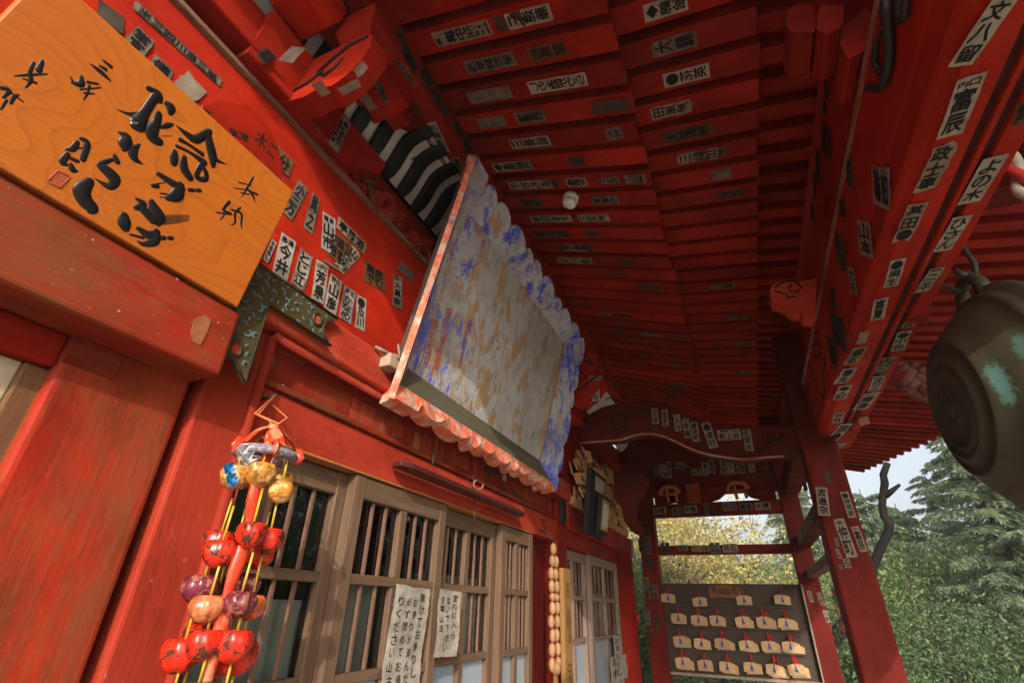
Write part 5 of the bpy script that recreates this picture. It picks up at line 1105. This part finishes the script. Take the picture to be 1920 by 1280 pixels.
# ------------------------------------------------------------------ trees
def leaf_mat(name, a, b_, c_, tr=.35):
    m = N(name, .5, .35); s1 = m.noise(1.1, 4, .6); s2 = m.noise(14, 2, .6, None, 0, 3)
    c = m.mix(m.ramp(s1, [(.36, 0.), (.62, 1.)]), a, b_); c = m.mix(m.ramp(s2, [(.48, 0.), (.62, .8)]), c, c_); m.color(c)
    t = m.n('ShaderNodeBsdfTranslucent'); m.ln(c, t.inputs[0]); x = m.n('ShaderNodeMixShader'); x.inputs[0].default_value = tr
    o = [n for n in m.t.nodes if n.type == 'OUTPUT_MATERIAL'][0]; m.ln(m.b.outputs[0], x.inputs[1]); m.ln(t.outputs[0], x.inputs[2]); m.ln(x.outputs[0], o.inputs[0]); return m.mat
BARK = wood('bark', (.075,.055,.042), (.035,.027,.022), 'z', .5, .9); PALEBARK = wood('pale_bark', (.26,.22,.17), (.14,.11,.085), 'z', .5, .9)
L_DARK = leaf_mat('leaf_dark', (.060,.115,.042), (.125,.20,.080), (.26,.33,.17), .5); L_GREY = leaf_mat('leaf_cedar', (.11,.165,.090), (.20,.255,.15), (.32,.37,.24), .5); L_YEL = leaf_mat('leaf_yellow', (.38,.29,.09), (.55,.45,.15), (.66,.60,.30), .5); L_MID = leaf_mat('leaf_mid', (.11,.18,.05), (.20,.28,.09), (.33,.38,.15), .5)
def rv(r, s=1.): return V((r.gauss(0, s), r.gauss(0, s), r.gauss(0, s)))
def leafq(b, p, d, l, w, r, mi=0):
    d = d.normalized(); a = d.cross(rv(r)).normalized(); up = d.cross(a)
    m_ = p+d*l*.5+up*l*.06
    b.v += [p, m_-a*w*.5, p+d*l, m_+a*w*.5]; o = len(b.v)-4; b.f.append([o, o+1, o+2, o+3]); b.m.append(mi); b.sm.append(False)
def branchy(b, p, d, l, rad0, depth, r, tips, bend=.25):
    pts = [p]; k = 5; q = p; dd = d.normalized()
    for i in range(k): dd = (dd+rv(r, bend*.5)+V((0,0,.04))).normalized(); q = q+dd*l/k; pts.append(q)
    b.tube(pts, [rad0*(1-.55*i/k) for i in range(k+1)], 6 if depth else 5)
    if depth == 0: tips.append((pts, dd)); return
    for i in range(r.choice((3, 4))):
        s = r.uniform(.35, 1.); j = min(k-1, int(s*k)); nd = (dd+rv(r, .65)+V((0,0,.15))).normalized()
        branchy(b, pts[j+1], nd, l*r.uniform(.5, .75), rad0*.5, depth-1, r, tips, bend)
    tips.append((pts[3:], dd))
MASTERS = {}
def broad(seed, h, spread, lm, bark, n_per, ll, lw, group, label, dens=1., cluster=.16, base='tree', cat='tree'):
    r = random.Random(seed); t = thing(base, label, cat, (0, 0, 0), group); b = MB(); tips = []
    for s in range(r.choice((2, 3))):
        d = V((r.uniform(-.4,.4), r.uniform(-.4,.4), 1)); branchy(b, V((r.uniform(-.1,.1), r.uniform(-.1,.1), -.3)), d, h*.5, h*.022, 3, r, tips)
    b.build('trunk', bark, t, recalc=False)
    lo = MB()
    for pts, dd in tips:
        c = pts[-1]
        for k in range(int(n_per*dens)):
            p = r.choice(pts).lerp(c, r.random())+rv(r, cluster*h*.35); leafq(lo, p, rv(r)+dd*.4+V((0,0,-.2)), ll*r.uniform(.6, 1.3), lw*r.uniform(.7, 1.2), r)
    lo.build('crown', lm, t, recalc=False); return t
def conifer(seed, h, lm, group, label):
    r = random.Random(seed); t = thing('conifer', label, 'tree', (0, 0, 0), group); b = MB(); lo = MB()
    b.tube([(0,0,-.3), (.05,0,h*.5), (0,.05,h)], [h*.022, h*.015, .01], 8); n_ = int(h*12)
    for i in range(n_):
        z = h*(.08+.90*i/n_); a = i*2.4+r.uniform(-.3,.3); L = (h*.34)*(1-.72*(z/h))*r.uniform(.7, 1.2)
        d = V((math.cos(a), math.sin(a), .30)); pts = [V((0,0,z))]; q = V((0,0,z))
        for k in range(6): d = (d+V((0,0,-.11))+rv(r,.06)).normalized(); q = q+d*L/6; pts.append(q)
        b.tube(pts, [.016*(1-.14*k) for k in range(7)], 4)
        for k in range(1, 7):
            for s in range(5):
                base_ = pts[k-1].lerp(pts[k], r.random()); side = d.cross(V((0,0,1))).normalized()*(1 if s % 2 else -1)
                dr = (side*r.uniform(.5,1.)+d*.75+V((0,0,-.28))+rv(r,.15)).normalized(); tw = L*.30*r.uniform(.5,1.15)*(1.25-.12*k); p = base_
                for u in range(7):
                    dr = (dr+V((0,0,-.07))).normalized(); p = p+dr*tw/7
                    for e in (-1, 1): leafq(lo, p, dr*.8+dr.cross(V((0,0,1)))*e*.7+rv(r,.16), .10+.05*r.random(), .022+.014*r.random(), r)
    b.build('trunk', BARK, t, recalc=False); lo.build('crown', lm, t, recalc=False); return t
def plant(m_, spots, labels):
    for i, (x, y, s, rz) in enumerate(spots):
        z = hz(x, y)-.05
        if i == 0: o = m_; o.location = (x, y, z)
        else: o = copy_tree(m_, (x, y, z))
        o.scale = (s, s, s*(.92+.16*((i*37) % 10)/10)); o.rotation_euler = (0, 0, rz); o['label'] = labels[i % len(labels)]
shr = broad(1, 2.6, 1, L_DARK, BARK, 95, .082, .038, 'dense evergreen shrubs beyond the porch', 'x', 1., .30, 'evergreen_shrub', 'shrub')
plant(shr, [(8.6,-2.9,.80,0),(8.9,-3.8,.72,1.3),(8.2,-1.9,.72,2.2),(10.8,-2.3,1.05,3.1),(11.5,-4.4,1.1,4.),(9.2,1.2,1.1,5.),(12.4,-.6,1.2,.6),(13,1.6,1.3,1.9),(7.0,.9,.9,2.8),(14.5,-3.2,1.3,.2),(8.9,-.7,.62,1.1)],
 ['dense dark evergreen shrub in the belt beyond the porch'])
con = conifer(2, 6.0, L_GREY, 'feathery conifers beyond the porch', 'x')
plant(con, [(9.4,-4.3,.72,0),(13.6,-3.6,.66,1.7),(12.6,-5.6,.9,0),(15.5,-7.2,1.15,1.),(14.6,-4.4,.62,2.),(17.5,-9.2,1.5,3.),(19.5,-5.2,.75,4.),(21,-11.5,1.6,5.),(18,-2.6,.85,.5),(22,-7.3,.9,1.5),(20.5,1.5,1.3,2.5),(10.4,-5.6,.62,3.6),(24,-3.,1.0,4.4),(12.2,-8.6,1.1,2.),(8.,-8.2,1.1,0.),(4.5,-10.5,1.2,1.)],
 ['grey green feathery conifer with drooping sprays beyond the porch'])
yel = broad(5, 3.6, 1, L_YEL, PALEBARK, 22, .085, .055, 'yellow leaved trees behind the end screen', 'x', 1., .34, 'yellow_tree', 'tree')
plant(yel, [(9.4,.25,.95,0),(10.6,-.55,.95,2.),(11.2,1.3,1.1,4.),(10.0,-1.35,.72,1.)], ['thin tree with sunlit yellow leaves and pale twigs seen through the end screen'])
mid = broad(9, 3.2, 1, L_MID, PALEBARK, 52, .085, .040, 'light green trees behind the porch', 'x', 1., .34, 'green_tree', 'tree')
plant(mid, [(10.4,-2.9,.86,.5),(9.9,-2.0,.72,3.),(11.2,-4.2,.95,2.),(13.2,-2.6,.9,0.),(8.3,.9,.75,2.),(15.5,.4,1.2,4.),(16.5,-6.,1.1,1.),(17,3.4,1.4,3.),(11.8,-6.6,1.0,5.),(6.5,-7.,1.2,.7),(2.,-8.5,1.4,2.2),(19,-3.9,.9,.3)], ['light green leafy tree standing among the evergreens beyond the porch'])
bt = thing('bare_trunk', 'dark crooked bare tree trunk rising to the eave right of the porch post', 'tree', (8.0, -1.7, 0))
b = MB(); q = [((1632,1110),.075),((1636,1062),.070),((1652,1025),.066),((1665,1000),.068),((1668,983),.066),((1657,968),.058),((1654,945),.055),((1656,925),.055),((1659,905),.06),((1656,890),.055),((1664,868),.05)]
b.tube([hit(*p, 0, 8.0) for p, r in q], [r*.78 for p, r in q], 9); b.tube([hit(1659,928,0,8.), hit(1672,920,0,8.), hit(1687,908,0,8.)], [.05,.034,.018], 7); b.tube([hit(1632,1110,0,8.), V((8.05,-1.45,.9)), V((8.1,-1.5,-.1))], [.075,.09,.13], 9); b.build('trunk', flat('grey_bark', (.016,.013,.011), .9, .1, .5, 8), bt)
for ch in ('', 'k'): pass

# ------------------------------------------------------------------ pale damp air
hzb = MB(); hzb.box((-405, -405, -1.2), (405, 405, 13.5)); m = bpy.data.materials.new('damp_air'); m.use_nodes = True; t = m.node_tree; t.nodes.clear()
o = t.nodes.new('ShaderNodeOutputMaterial'); v = t.nodes.new('ShaderNodeVolumePrincipled'); v.inputs['Color'].default_value = (.93,.96,.94,1); v.inputs['Density'].default_value = .0025; v.inputs['Anisotropy'].default_value = .1
t.links.new(v.outputs[0], o.inputs['Volume']); tag(hzb.build('haze', m), 'thin pale haze in the air under and beyond the porch', 'haze', kind='stuff')
